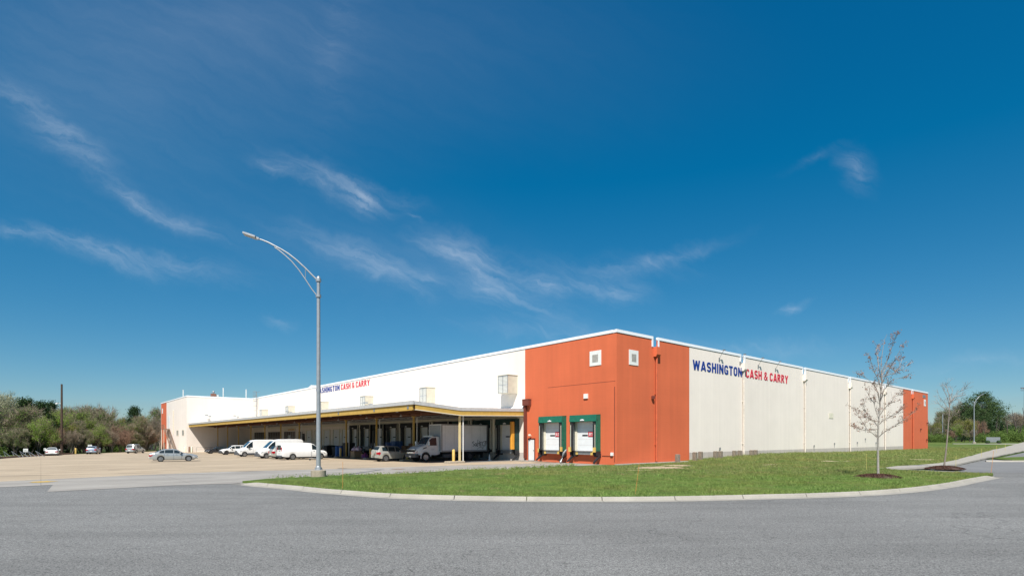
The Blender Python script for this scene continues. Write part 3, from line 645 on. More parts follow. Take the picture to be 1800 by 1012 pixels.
# dock positions: door, seal, leveller
def arc(cx, cy, rx, ry, a0, a1, n=8): return [(cx + rx * math.cos(R(a0 + (a1 - a0) * k / n)), cy + ry * math.sin(R(a0 + (a1 - a0) * k / n))) for k in range(n + 1)]
T = .182                                               # stem width of the bold condensed capitals, height 1
def glyph(ch):
    h = T / 2
    O = arc(.30, .69, .30 - h, .31 - h, 0, 180) + arc(.30, .31, .30 - h, .31 - h, 180, 360)
    D = {'W': (.98, [[(h * .9, 1), (.27, 0)], [(.27, 0), (.49, .94)], [(.49, .94), (.71, 0)], [(.71, 0), (.98 - h * .9, 1)]]),
         'A': (.70, [[(h * .8, 0), (.35, 1)], [(.35, 1), (.70 - h * .8, 0)], [(.17, .26), (.53, .26)]]),
         'S': (.60, [arc(.30, .73, .30 - h, .27 - h, 15, 180, 9) + arc(.28, .70, .28 - h, .20, 200, 255, 3) + arc(.32, .30, .28 - h, .20, 75, 20, 3) + arc(.30, .27, .30 - h, .27 - h, 0, -165, 9)]),
         'H': (.62, [[(h, 0), (h, 1)], [(.62 - h, 0), (.62 - h, 1)], [(h, .52), (.62 - h, .52)]]), 'I': (T, [[(h, 0), (h, 1)]]),
         'N': (.64, [[(h, 0), (h, 1)], [(.64 - h, 0), (.64 - h, 1)], [(h * 1.1, .93), (.64 - h * 1.1, .07)]]),
         'G': (.62, [arc(.30, .69, .30 - h, .31 - h, 8, 180) + arc(.30, .31, .30 - h, .31 - h, 180, 300, 6) + [(.62 - h, .14), (.62 - h, .44)], [(.33, .44), (.62 - h, .44)]]),
         'T': (.58, [[(0, 1 - h), (.58, 1 - h)], [(.29, 0), (.29, 1 - T)]]), 'O': (.60, [O + [O[0]]]),
         'C': (.60, [arc(.30, .69, .30 - h, .31 - h, 8, 180) + arc(.30, .31, .30 - h, .31 - h, 180, 352)]),
         'R': (.66, [[(h, 0), (h, 1)], [(h, 1 - h), (.31, 1 - h)] + arc(.31, .74, .26 - h + .02, .26 - h, 80, -80, 7) + [(.31, .48 + 0), (h, .48)], [(.30, .46), (.665 - h, 0)]]),
         'Y': (.66, [[(h * .9, 1), (.33, .42)], [(.66 - h * .9, 1), (.33, .42)], [(.33, .45), (.33, 0)]]),
         '&': (.70, [[(.66, .02), (.20, .66)] + arc(.31, .80, .15, .12, 190, -10, 7) + [(.44, .70), (.20, .46)] + arc(.30, .27, .22, .19, 150, 300, 7) + [(.60, .30), (.64, .45)]]),
         '#': (.62, [[(.2, 0), (.26, 1)], [(.40, 0), (.46, 1)], [(.02, .34), (.6, .34)], [(.04, .68), (.62, .68)]]),
         '1': (.36, [[(.24, 0), (.24, 1)], [(.24, .95), (.04, .74)]]), '2': (.58, [arc(.29, .72, .2, .2, 170, -20, 8) + [(.1, .09), (.56, .09)]])}
    return D[ch]
def ribbon(pts, w, z):
    """mitred flat stroke with a front and sides"""
    P = [Vector(p) for p in pts]; n = len(P); closed = (P[0] - P[-1]).length < 1e-6; Lf = []; Rt = []
    for i in range(n):
        a = P[i] - P[i - 1] if i else (P[-1] - P[-2] if closed else P[1] - P[0]); b = P[i + 1] - P[i] if i < n - 1 else (P[1] - P[0] if closed else P[-1] - P[-2])
        a.normalize(); b.normalize(); t = (a + b).normalized(); m_ = Vector((-t.y, t.x)); k = max(.5, abs(m_.dot(Vector((-a.y, a.x)))))
        Lf.append(P[i] + m_ * w / 2 / k); Rt.append(P[i] - m_ * w / 2 / k)
    vs = []
    for a, b in zip(Lf, Rt): vs += [(a.x, a.y, z), (b.x, b.y, z), (a.x, a.y, -.034), (b.x, b.y, -.034)]
    fs = []
    for i in range(n - 1):
        q = 4 * i; fs += [(q, q + 1, q + 5, q + 4), (q, q + 4, q + 6, q + 2), (q + 1, q + 3, q + 7, q + 5)]
    fs += [(0, 2, 3, 1), (4 * n - 4, 4 * n - 3, 4 * n - 1, 4 * n - 2)]
    return vs, fs
def text_meshes(s, length, cap, ext=.0, gap=.145):
    gl = []; x = 0
    for ch in s:
        if ch == ' ': x += .30; continue
        w, strokes = glyph(ch); mb = MB()
        for k, st_ in enumerate(strokes):
            vs, fs = ribbon(st_, T * (1 if ch not in '#&12' else .72), .002 * k); mb.add([(a + x, min(1, max(0, b)), c) for a, b, c in vs], fs)
        gl.append((ch, mb)); x += w + gap
    tot = x - gap; out = []
    for ch, mb in gl:
        me = bpy.data.meshes.new('letter'); me.from_pydata([(a * length / tot, b * cap, c * max(.1, cap)) for a, b, c in mb.v], [], mb.f); out.append((ch, me, None))
    return out
def put_text(s, length, cap, m, parent, org, right, up=Vector((0, 0, 1)), name='letter', **kw):
    right = Vector(right); nrm = right.cross(up)
    mtx = Matrix((( right.x, up.x, nrm.x, org[0]), (right.y, up.y, nrm.y, org[1]), (right.z, up.z, nrm.z, org[2]), (0, 0, 0, 1)))
    for ch, me, co in text_meshes(s, length, cap, **kw):
        me.transform(mtx); me.materials.clear(); me.materials.append(MT[m]); me.name = name
        o = bpy.data.objects.new(name, me); COL.objects.link(o); o.parent = parent
def dock(c, zs=1.25, shelter=True, num=None, pad=None, w=3.4, q=.61, black=False):
    h = 3.45; y0_, y1_ = c - w / 2, c + w / 2; zt = zs + h
    door = MB()
    for j in range(5): door.box(-.05, -.001, c - 1.2, c + 1.2, zs + j * .56, zs + j * .56 + .55)
    door = door.build('dock_door', 'door_white', WH)
    MB().box(-.07, -.051, c - .15, c + .55, zs + 1.42, zs + 1.56).build('door_window', 'dark', door)
    MB().box(-.12, -.002, c - 1.52, c - 1.21, zs, zs + 2.85).box(-.12, -.002, c + 1.21, c + 1.52, zs, zs + 2.85).box(-.09, -.002, c - 1.32, c + 1.32, zs + 2.86, zs + 2.98).build('door_frame', 'cream', door)
    if num:
        sg = MB().box(-.085, -.052, c - .88, c - .22, zs + 1.36, zs + 1.86).build('dock_number', 'sign_red', door)
        put_text(num, .42, .3, 'letter_white', door, (-.088, c - .32, zs + 1.46), (0, -1, 0), ext=.003, name='dock_numeral') 
    if shelter:
        g = 'black_pad' if black else 'green_shelter' if num else 'green_shaded'
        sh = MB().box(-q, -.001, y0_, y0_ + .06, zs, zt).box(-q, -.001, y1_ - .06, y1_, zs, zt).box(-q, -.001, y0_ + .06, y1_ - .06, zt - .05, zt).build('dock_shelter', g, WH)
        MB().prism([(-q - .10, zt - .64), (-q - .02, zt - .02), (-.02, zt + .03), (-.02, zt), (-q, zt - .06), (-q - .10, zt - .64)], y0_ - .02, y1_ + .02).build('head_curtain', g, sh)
        for sd in (-1, 1):
            yy = c + sd * (w / 2); a, b = sorted((yy - sd * .10, yy - sd * .42))
            MB().box(-q - .03, -q, a, b, zs, zt - .55).build('side_pad', 'black_pad', sh)
            a, b = sorted((yy - sd * .12, yy - sd * .17)); MB().box(-q - .045, -q - .03, a, b, zs + .15, zt - .95).build('guide_stripe', 'cream', sh)
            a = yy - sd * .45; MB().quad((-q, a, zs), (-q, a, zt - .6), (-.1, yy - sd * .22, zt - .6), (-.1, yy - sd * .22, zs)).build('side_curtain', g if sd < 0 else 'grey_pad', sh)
            a, b = sorted((yy - sd * .04, yy + sd * .02)); MB().box(-q + .02, -.002, a, b, zs - .45, zs - .02).prism([(-.02, zs - .25), (-q - .35, zs - .98), (-q - .35, zs - 1.1), (-.02, zs - .55)], a - .05, b + .05).build('wheel_guide', 'black_pad', sh)
        for zz in (zs + 1.0, zs + 2.2, zs + 2.9): MB().box(-q + .1, -q + .17, y0_ - .012, y0_, zz, zz + .07).build('bolt', 'dark', sh)
        put_text('allan' if False else 'dock', .45, .14, 'letter_white', sh, (-q - .13, c + .22, zt - .48), (0, -1, 0), ext=.002, name='maker_mark') if False else MB().prism([(c - .26, zt - .56), (c + .26, zt - .56), (c + .2, zt - .44), (c + .05, zt - .44), (c, zt - .38), (c - .1, zt - .44), (c - .22, zt - .44)], -q - .145, -q - .10, 'x').build('maker_mark', 'letter_white', sh)
    lv = MB().box(-.42, -.002, c - 1.05, c + 1.05, zs - .36, zs - .03).box(-.5, -.3, c - 1.05, c + 1.05, zs - .08, zs - .02).build('dock_leveller', 'steel', WH)
    for sd in (-1, 1):
        MB().box(-.34, -.003, c + sd * 1.3 - .14, c + sd * 1.3 + .14, zs - .55, zs).build('dock_bumper', 'black_pad', WH)
        if num: MB().box(-.44, -.425, c + sd * .95 - .14, c + sd * .95 + .14, zs - .38, zs - .02).build('hazard_block', 'bollard_yellow', lv)
    if pad: MB().bbox(-q - .5, -q - .06, y0_ + .0, y0_ + .32, zs + .1, zs + 3.15, .05).build('orange_pad', 'orange_pad', WH)
dock(3.6, num='#1'); dock(8.04, num='#2')
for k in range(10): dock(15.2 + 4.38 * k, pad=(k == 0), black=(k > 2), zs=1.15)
for c in (58.9, 62.8, 67.1, 71.5, 75.9): dock(c, shelter=False, zs=1.15)
MB().box(-.30, -.003, 10.0, 10.25, 1.0, 1.4).box(-.78, -.62, 5.1, 5.35, 1.15, 1.6).box(-.78, -.62, 6.3, 6.5, 1.15, 1.6).box(-.78, -.62, 1.95, 2.2, 1.15, 1.6).build('hazard_block', 'bollard_yellow', WH)
# lintel, buttresses and the bricked beige bays under the canopy
wbox('lintel', 'cream', -.30, -.001, 12.9, 57, 4.72, 4.98); wbox('lintel', 'cream', -.12, -.001, 57, 113, 4.6, 4.9)
for k in (0, 1, 3, 5, 8): 
    y_ = 15.2 + 4.38 * k + 2.19; bt = wbox('buttress', 'cream', -.55, -.002, y_ - .2, y_ + .2, .9, 4.71); wbox('buttress_foot', 'block_concrete', -.75, -.003, y_ - .35, y_ + .35, BOT, .9, parent=bt)
for k in range(10):
    y_ = 15.2 + 4.38 * k + 2.19; MB().tube([(-.75, y_ + .2, 1.2), (-.75, y_ + .2, 4.6)], .05, 6).build('guard_pipe', 'cream', WH)
mdoor = wbox('door', 'door_white', -.07, -.001, 11.0, 11.92, .12, 2.32, label='white single door beside the loading docks'); MB().box(-.12, -.071, 11.08, 11.14, 1.1, 1.24).build('handle', 'steel', mdoor)
MB().box(-.1, -.002, 10.92, 11.0, .1, 2.4).box(-.1, -.002, 11.92, 12.0, .1, 2.4).box(-.14, -.002, 10.92, 12.0, 2.4, 2.47).build('door_frame', 'orange_dark', mdoor)
MB().tube([(-.0, 11.5, 2.7), (-.22, 11.5, 2.72), (-.3, 11.5, 2.62)], .035, 6).bbox(-.42, -.2, 11.36, 11.62, 2.72, 2.9, .03).build('door_lamp', 'cream', WH)
wbox('door_step', 'apron_concrete', -1.4, -.002, 10.4, 12.9, BOT, .09)
# shop-front windows deep under the canopy
for (a, b) in ((83.8, 90.5), (93.1, 101.4), (103.7, 112.3)):
    wn_ = wbox('window', 'win_dark', -.03, -.001, a, b, .4, 3.9); mb = MB()
    n_ = 5
    for j in range(n_ + 1): yy = a + (b - a) * j / n_; mb.box(-.08, -.031, yy - .05, yy + .05, .4, 3.9)
    mb.box(-.075, -.031, a, b, 3.84, 3.92).box(-.075, -.031, a, b, 2.7, 2.78).build('window_frame', 'steel', wn_)
bd = wbox('notice_board', 'cream', -.12, -.002, 83.6, 90.6, 4.0, 4.58 )
mb = MB(); 
for j in range(8): mb.box(-.13, -.121, 84.0 + j * .5, 84.35 + j * .5, 4.15, 4.42)
mb.build('board_lettering', 'orange_pad', bd); wbox('poster', 'metal_white', -.05, -.032, 86.4, 88.2, 1.9, 3.1, parent=bd)
wbox('notice', 'metal_white', -.04, -.002, 60.3, 61.4, 2.6, 3.4); wbox('electrical_cabinet', 'steel', -.35, -.003, 79.6, 81.2, 1.6, 3.8); wbox('electrical_cabinet', 'plastic', -.3, -.003, 78.4, 79.2, 1.9, 3.4)
# wing face and side: small windows, drainpipe, doors, exterior stair
for y_ in (AY + 3.0, AY + 10.0):
    w_ = MB().box(AX - .02, AX - .001, y_, y_ + 2.4, 3.2, 4.4).build('window', 'win_grey', WH)
    MB().box(AX - .06, AX - .021, y_ - .08, y_, 3.12, 4.48).box(AX - .06, AX - .021, y_ + 2.4, y_ + 2.48, 3.12, 4.48).box(AX - .06, AX - .021, y_, y_ + 2.4, 3.12, 3.2).box(AX - .06, AX - .021, y_, y_ + 2.4, 4.4, 4.48).box(AX - .05, AX - .021, y_ + 1.17, y_ + 1.23, 3.2, 4.4).build('window_frame', 'cream', w_)
MB().tube([(AX - .1, AY + 16.5, 3.5), (AX - .1, AY + 16.5, 9.6)], .1, 6).build('downspout', 'cream', WH)
wbox('door', 'galv', AX - .05, AX - .001, AY + 20.4, AY + 23.5, -.7, 1.9, label='grey ground door at the foot of the stair')
wbox('door', 'door_white', AX - .05, AX - .001, AY + 22.2, AY + 24.2, 5.1, 8.4, label='upper door opening onto the stair landing')
wbox('meter_box', 'rusty', AX - .3, AX - .001, AY + 28.6, AY + 29.8, -.2, 1.3)
ST = MB()
yt = AY + 22.0; n_ = 24
for k in range(n_):
    t = k / n_; ST.box(AX - 1.25, AX - .2, yt - k * .44 - .36, yt - k * .44, 4.85 - k * .235, 4.92 - k * .235)
ST.box(AX - 1.4, AX - .1, yt, yt + 3.8, 4.85, 4.97)
for xx in (AX - 1.3, AX - .15):
    ST.add([(xx, yt, 4.72), (xx, yt, 5.02), (xx, yt - n_ * .44, 5.02 - n_ * .235), (xx, yt - n_ * .44, 4.72 - n_ * .235), (xx + .06, yt, 4.72), (xx + .06, yt, 5.02), (xx + .06, yt - n_ * .44, 5.02 - n_ * .235), (xx + .06, yt - n_ * .44, 4.72 - n_ * .235)],
           [(0, 1, 2, 3), (7, 6, 5, 4), (0, 4, 5, 1), (1, 5, 6, 2), (2, 6, 7, 3), (3, 7, 4, 0)])
st = ST.build('stair', 'rusty', WH)
mb = MB()
for xx in (AX - 1.3,):
    mb.tube([(xx, yt + 3.8, 6.0), (xx, yt, 6.0), (xx, yt - n_ * .44, 6.0 - n_ * .235)], .045, 6).tube([(xx, yt + 3.8, 5.5), (xx, yt, 5.5), (xx, yt - n_ * .44, 5.5 - n_ * .235)], .035, 6)
    for k in range(0, n_ + 1, 4): mb.tube([(xx, yt - k * .44, 4.9 - k * .235), (xx, yt - k * .44, 6.0 - k * .235)], .04, 6)
    for k in range(3): mb.tube([(xx, yt + 1.2 * k + 1.2, 4.9), (xx, yt + 1.2 * k + 1.2, 6.0)], .04, 6)
mb.build('handrail', 'rusty', st)
mb = MB().tube([(AX - 1.3, yt + .2, -1), (AX - 1.3, yt + .2, 4.9)], .07, 6).tube([(AX - 1.3, yt + 3.6, -1), (AX - 1.3, yt + 3.6, 4.9)], .07, 6); mb.build('stair_post', 'cream', st)
# roof ladder with safety cage in the inner corner
LD = MB(); y_ = AY - 5.6
for sx in (0, .55): LD.tube([(-.45, y_ + sx, 6.0), (-.45, y_ + sx, 13.7), (.3, y_ + sx, 13.7)], .045, 6)
for k in range(26): LD.tube([(-.45, y_, 6.1 + k * .29), (-.45, y_ + .55, 6.1 + k * .29)], .025, 5)
ld = LD.build('roof_ladder', 'steel', WH)
mb = MB()
for k in range(6):
    z_ = 8.0 + k * 1.15; mb.tube([(-.45, y_ - .05, z_), (-.85, y_ - .15, z_), (-1.2, y_ + .27, z_), (-.85, y_ + .7, z_), (-.45, y_ + .6, z_)], .03, 5)
for q_ in ((-.85, -.15), (-1.2, .27), (-.85, .7)): mb.tube([(q_[0], y_ + q_[1], 8.0), (q_[0], y_ + q_[1], 13.75)], .025, 5)
mb.build('safety_cage', 'steel', ld)
# rooftop plant
def rooftop(x, y, s=1.0, label=''):
    h = empty('roof_vent', (*L2W(x, y), 11.4), ANG, label, 'roof vent', 'hooded vents on the warehouse roof')
    MB().box(-1.4 * s, 1.4 * s, -1.3 * s, 3.4 * s, 0, 2.0 * s).build('duct', 'metal_white', h)
    MB().prism([(1.2 * s, 1.2 * s), (3.4 * s, 1.5 * s), (5.6 * s, 1.05 * s), (5.6 * s, 1.3 * s), (4.6 * s, 2.3 * s), (3.0 * s, 2.75 * s), (1.2 * s, 2.55 * s), (-2.6 * s, 2.3 * s), (-2.6 * s, .9 * s)], -1.7 * s, 1.7 * s, 'x').build('hood', 'metal_white', h)
    return h
rooftop(5, 32.5, .62, 'near white hooded roof vent above the canopy end'); rooftop(6, 84, .95, 'far white hooded roof vent left of the lamp pole')
t = empty('exhaust_fan', (*L2W(-8, AY + 3), 11.4), ANG, 'brown boxed exhaust fan with silver cap on the wing roof', 'exhaust fan')
MB().box(-.55, .5, -.5, .5, 0, 1.95).build('housing', 'brick', t); MB().lathe([(.2, 1.95), (.2, 2.3), (.34, 2.35), (.22, 2.6), (.01, 2.65)], 12).build('cap', 'galv', t); MB().box(.6, 1.0, -.5, .4, 0, 1.7).build('side_box', 'metal_white', t)
for i, (x_, y_, hh) in enumerate(((-6.2, AY + 1.4, 3.2), (-1.1, AY + 1.0, 3.1), (AX + 1.2, AY + 11, 3.0))):
    o = MB().tube([(0, 0, 0), (0, 0, hh)], .11, 8).lathe([(.16, hh), (.16, hh + .12), (.02, hh + .16)], 8).build('vent_pipe', 'metal_white'); o.location = (*L2W(x_, y_), 11.4)
    tag(o, ('thin white vent pipe beside the brown exhaust fan', 'thin white vent pipe near the roof ladder', 'thin white vent pipe at the far left of the wing roof')[i], 'pipe', 'vent pipes on the wing roof')

# ------------------------------------------------------------------ painted name signs
for nm, lab in (('R', 'blue and red store name lettering on the long right wall'), ('L', 'blue and red store name lettering high on the left wall behind the lamp pole')):
    sg = empty('wall_sign', (C0.x, C0.y, 0), ANG, lab, 'sign')
    if nm == 'R':
        put_text('WASHINGTON', 10.75, 1.07, 'letter_blue', sg, (12.75, -.04, 9.78), (1, 0, 0)); put_text('CASH & CARRY', 11.75, 1.07, 'letter_red', sg, (24.45, -.04, 9.78), (1, 0, 0))
    else:
        put_text('WASHINGTON', 10.9, 1.0, 'letter_blue', sg, (-.04, 72.4, 10.93), (0, -1, 0)); put_text('CASH & CARRY', 11.1, 1.0, 'letter_red', sg, (-.04, 60.9, 10.93), (0, -1, 0))
# floodlights over the sign on arms from the wall
def armlight():
    t = empty('sign_floodlight', (0, 0, 0), ANG, '', 'floodlight', 'floodlights over the right wall sign')
    MB().tube([(0, -.05, 0), (0, -.40, .60), (0, -.58, .88)], .022, 6).build('arm', 'steel', t)
    MB().box(-.09, .09, -.09, -.002, -.25, .1).build('bracket', 'steel', t)
    MB().box(-.18, .18, -.72, -.52, .86, .95).build('lamp_head', 'steel', t); return t
al = armlight()
for k, s_ in enumerate((18.2, 23.0, 27.6, 32.4)):
    o = al if k == 0 else copy_tree(al)
    o.location = (*L2W(s_, 0), 11.45); o['label'] = ('small floodlight on arm above the first letters of the right sign', 'small floodlight on arm above the blue word end, beside the drainpipe', 'small floodlight on arm above the red letters, just past the drainpipe', 'small floodlight on arm above the last red word of the right sign')[k]

# ================================================================== CANOPY
CP = empty('loading_canopy', (C0.x, C0.y, 0), ANG, 'long flat canopy with yellow beams and brown underside over the loading docks', 'canopy')
Ya, Yb = 12.62, 114.5; PF = -13.85
def cz(p): return 5.66 + (5.46 - 5.66) * p / 8.4 if p < 8.4 else 5.46 + (5.90 - 5.46) * (p - 8.4) / 5.45
prof = [(0, cz(0)), (-4, cz(3.4)), (-8.4, cz(8.4)), (PF, cz(13.85)), (PF, cz(13.85) - .1), (-8.4, cz(8.4) - .12), (-.5, cz(0) - .14)]
prof[0] = (-.45, cz(.45)); prof[-1] = (-.45, cz(.45) - .12)
MB().prism(prof, Ya + .12, Yb).build('canopy_roof', 'metal_white', CP)
MB().prism([(-.002, cz(0) + .3), (-.55, cz(.5) + .015), (-.55, cz(.5) - .1), (-.002, cz(0) - .12)], Ya + .12, Yb).build('flashing', 'coping', CP)
MB().box(PF - .12, PF - .001, Ya - .1, Yb, cz(13.85) - .30, cz(13.85) + .05).build('gutter', 'gutter_grey', CP)
def along(p0, p1, z0, z1, y0_, y1_, mb):
    return mb.add([(-p0, y0_, cz(p0) + z0), (-p1, y0_, cz(p1) + z0), (-p1, y0_, cz(p1) + z1), (-p0, y0_, cz(p0) + z1), (-p0, y1_, cz(p0) + z0), (-p1, y1_, cz(p1) + z0), (-p1, y1_, cz(p1) + z1), (-p0, y1_, cz(p0) + z1)],
                  [(0, 1, 2, 3), (7, 6, 5, 4), (0, 4, 5, 1), (1, 5, 6, 2), (2, 6, 7, 3), (3, 7, 4, 0)])
mb = MB(); along(0, 8.4, -.28, .045, Ya, Ya + .118, mb); along(8.4, 13.84, -.28, .045, Ya, Ya + .118, mb); mb.build('gutter', 'gutter_grey', CP)
mb = MB(); along(.05, 8.4, -.72, -.29, Ya + .05, Ya + .16, mb); along(8.4, 13.6, -.72, -.29, Ya + .05, Ya + .16, mb); mb.build('edge_beam', 'yellow', CP)
mb = MB(); along(.05, 8.4, -.78, -.722, Ya - .10, Ya + .24, mb); along(8.4, 13.6, -.78, -.722, Ya - .10, Ya + .24, mb); mb.build('beam_flange', 'cream', CP)
MB().box(PF, PF + .12, Ya + .2, Yb, cz(13.85) - .78, cz(13.85) - .31).box(PF - .02, PF + .25, Ya + .25, Yb, cz(13.85) - .83, cz(13.85) - .782).build('front_beam', 'yellow', CP)
for k in range(48):
    y_ = Ya + 1.2 + k * 2.13
    mb = MB(); along(.4, 8.3, -.40, -.16, y_, y_ + .12, mb); along(8.5, 13.6, -.42, -.14, y_, y_ + .12, mb); mb.build('joist', 'wood_brown', CP)
MB().box(-8.55, -8.25, Ya + .3, Yb, 4.93, 5.3).build('main_beam', 'wood_brown', CP)
MB().box(-13.0, -.5, Ya + .3, Yb, 5.24, 5.262).build('soffit', 'wood_brown', CP) if False else None
mb = MB(); along(.4, 8.39, -.165, -.135, Ya + .25, Yb, mb); along(8.41, 13.7, -.165, -.135, Ya + .25, Yb, mb); mb.build('soffit', 'wood_brown', CP)
for p_ in (1.6, 3.6, 6.2): MB().tube([(-p_, Ya + 2, 4.98), (-p_, Yb - 2, 4.98)], .06, 6).build('service_pipe', 'galv', CP)
for k in range(12):
    y_ = 12.85 + 8.97 * k if k else 12.95; zg = -.0078 * max(0, y_ - 12)
    c_ = MB().box(-8.49, -8.31, y_ - .075, y_ + .075, zg, 4.92).build('column', 'yellow' if k else 'cream_yellow', CP)
    MB().box(-8.6, -8.2, y_ - .2, y_ + .2, 4.85, 4.921).build('column_cap', 'yellow', c_)
    if k in (0, 1, 2, 3, 5, 7): MB().tube([(-8.02, y_ - .06, zg + .2), (-8.02, y_ - .06, 4.75), (-7.5, y_ - .06, 4.95)], .05, 8).build('drainpipe', 'metal_white', CP, 40)
for k in range(24):
    y_ = 13.8 + k * 4.2; p_ = 12.6 if k % 2 else 9.8
    MB().tube([(-p_, y_, cz(p_) - .42), (-p_, y_, cz(p_) - .55)], .02, 5).lathe([(.03, 0), (.14, -.1), (.14, -.18), (.02, -.2)], 10, c=(-p_, y_, cz(p_) - .52)).build('lamp', 'lamp_clear', CP)
for k, (px, n1) in enumerate(((728.5, 13.6), (684, 20.5), (640, 29.5))):
    MB().box(-13.88, -13.86, n1 - .15, n1 + .15, 5.2, 5.48).build('bay_number_plate', 'steel', CP)
# twin floodlights on short posts standing on the canopy roof
def pole_lights():
    t = empty('roof_floodlight', (0, 0, 0), ANG, '', 'floodlight', 'floodlights on posts above the canopy')
    MB().tube([(0, 0, 0), (0, 0, 2.0), (-.55, .15, 2.35)], .05, 6).build('post', 'steel', t)
    MB().box(-.95, -.45, -.1, .4, 2.25, 2.5).build('lamp_head', 'galv', t); MB().box(-.25, .2, -.5, -.15, 2.0, 2.25).build('lamp_head', 'galv', t); return t
pl = pole_lights()
for k, (s_, p_, lab) in enumerate(((48.0, .8, 'twin floodlight on post beside the louvred hood under the left sign'), (84.0, .9, 'twin floodlight on post beside a louvred hood left of the lamp pole'), (113.7, 9.6, 'twin floodlight against the white wing wall, nearest its outer corner'), (113.7, 3.5, 'twin floodlight against the white wing wall, nearest the roof ladder'))):
    o = pl if k == 0 else copy_tree(pl); o.location = (*L2W(-p_, s_), cz(p_) - .01); o['label'] = lab
# column footings and yellow bollards
def bollard(name, X, Y, z, h, r, m, label, group, cat='bollard'):
    o = MB().lathe([(r, -.2), (r, h - r * .6), (r * .8, h - r * .2), (r * .35, h)], 14).build(name, m, None, 40); o.location = (X, Y, z); return tag(o, label, cat, group)
for k in range(4):
    y_ = 12.9 + 8.97 * k; zg = -.0078 * max(0, y_ - 12)
    o = MB().bbox(-10.0, -8.05, y_ - .45, y_ + .45, zg - .1, zg + .22, .05).build('concrete_footing', 'block_concrete'); o.location = (C0.x, C0.y, 0); o.rotation_euler.z = ANG
    tag(o, ('long chipped concrete footing at the canopy corner column right of the truck', 'concrete footing beside the front wheel of the box truck', 'concrete footing left of the spare wheel of the silver hatchback', 'concrete footing under the bollard nearest the blue drums')[k], 'footing', 'footings of the canopy columns')
    bollard('bollard', *L2W(-9.2, y_ - .05), zg + .2, 1.18, .14, 'bollard_yellow', ('cream yellow bollard in front of the white truck box', 'yellow bollard beside the truck bonnet', 'yellow bollard behind the spare wheel of the silver hatchback', 'yellow bollard on concrete footing near the blue drums')[k], 'yellow bollards at the canopy columns')
# railing and bollards before the wing
y_ = AY - 1.6; t = empty('railing', (C0.x, C0.y, 0), ANG, 'grey pipe railing in front of the white wing wall', 'railing'); zg = -.0078 * (y_ - 12)
MB().tube([(-12.6, y_, zg + 1.1), (-7.0, y_, zg + 1.1), (-7.0, y_ - 6, zg + 1.1)], .04, 6).tube([(-12.6, y_, zg + .6), (-7.0, y_, zg + .6), (-7, y_ - 6, zg + .6)], .035, 6).build('rail', 'steel', t)
for x_ in (-12.6, -10.7, -8.8, -7.0): MB().tube([(x_, y_, zg - .1), (x_, y_, zg + 1.1)], .04, 6).build('post', 'steel', t)
for k, (px, py, m) in enumerate(((325.5, 794.5, 'cream'), (333, 794.5, 'rusty'), (337, 794.5, 'cream'), (412, 791, 'cream'), (449, 790, 'cream'))):
    g = G(px, py) if k < 3 else L2W(-9.6, (94, 85)[k - 3]); bollard('bollard', g[0], g[1], Z0(*g), 1.35, .22, m, ('cream bollard at the outer corner of the wing', 'short rust red bollard between two cream ones', 'cream bollard at the left end of the pipe railing', 'cream bollard behind the dark sedan', 'cream bollard behind the white crossover')[k], 'bollards by the wing')

# ================================================================== STREET LAMP
def street_lamp(X, Y, z, label, H=12.18, arm=1.0, mir=1, s=1.0):
    t = empty('street_lamp', (X, Y, z), 0, label, 'street lamp')
    MB().lathe([(.44, -.35), (.44, .40), (.40, .43), (.01, .43)], 28).build('concrete_base', 'block_concrete', t, 40)
    MB().lathe([(.24, .43), (.24, .47), (.17, .5), (.17, .62), (.135, .68), (.125, .7)], 20).build('base_plate', 'galv', t, 40)
    for a in range(4):
        q = a * math.pi / 2 + .6; MB().lathe([(.035, .47), (.035, .56), (.001, .57)], 8, c=(.2 * math.cos(q), .2 * math.sin(q), 0)).build('bolt', 'galv', t)
    MB().lathe([(.135, .62), (.125, 4), (.10, H - .25)], 20).build('pole', 'galv', t, 40)
    MB().lathe([(.12, H - .26), (.125, H - .12), (.09, H - .04), (.01, H + .04)], 16).build('cap', 'galv', t, 40)
    def px2(u, v): return ((u - 1075) / 1168 * 150 * 31.2 / 967 * mir, 0, H - (v - 640) / 1012 * 130 * 31.2 / 967)
    up = [px2(*p) for p in ((1065, 705), (985, 625), (880, 520), (770, 420), (660, 335), (560, 275), (480, 235), (380, 185), (300, 155), (240, 138))]
    lo = [px2(*p) for p in ((1065, 940), (980, 830), (890, 690), (800, 560), (700, 440), (600, 350), (520, 285), (465, 250))]
    MB().tube(up, [.05] * 8 + [.04, .04], 10).build('upper_arm', 'galv', t, 40); MB().tube(lo, .035, 10).build('lower_arm', 'galv', t, 40)
    MB().tube([px2(893, 545), px2(893, 675)], .02, 6).tube([px2(480, 232), px2(505, 262)], .05, 8).build('strut', 'galv', t)
    for v in (700, 930): 
        c = px2(1068, v); MB().lathe([(.16, c[2] - .08), (.16, c[2] + .08)], 16).build('clamp', 'galv', t, 40)
    a, b = Vector(px2(255, 140)), Vector(px2(48, 78)); d = (b - a).normalized(); L = (b - a).length
    mtx = Matrix.Translation(a) @ Matrix.Rotation(math.atan2(-d.z, d.x) if mir > 0 else -math.atan2(d.z, d.x), 4, 'Y')
    hd = MB().box(0, L * .25, -.09, .09, -.05, .05, mtx).box(L * .2, L, -.27, .27, -.05, .045, mtx).box(L * .96, L * 1.04, -.14, .14, -.06, .02, mtx).build('lamp_head', 'galv', t)
    mb = MB()
    for k in range(3): mb.box(L * (.36 + .2 * k), L * (.52 + .2 * k), -.15, .15, -.085, -.07, mtx)
    mb.build('led_panel', 'lamp_clear', hd)
    return t
gl_ = G(560, 840, .1); LP = street_lamp(-11.75, 33.4, .10, 'tall grey street lamp with curved twin arm on a round concrete base at the kerb')
LP.rotation_euler.z = R(9)
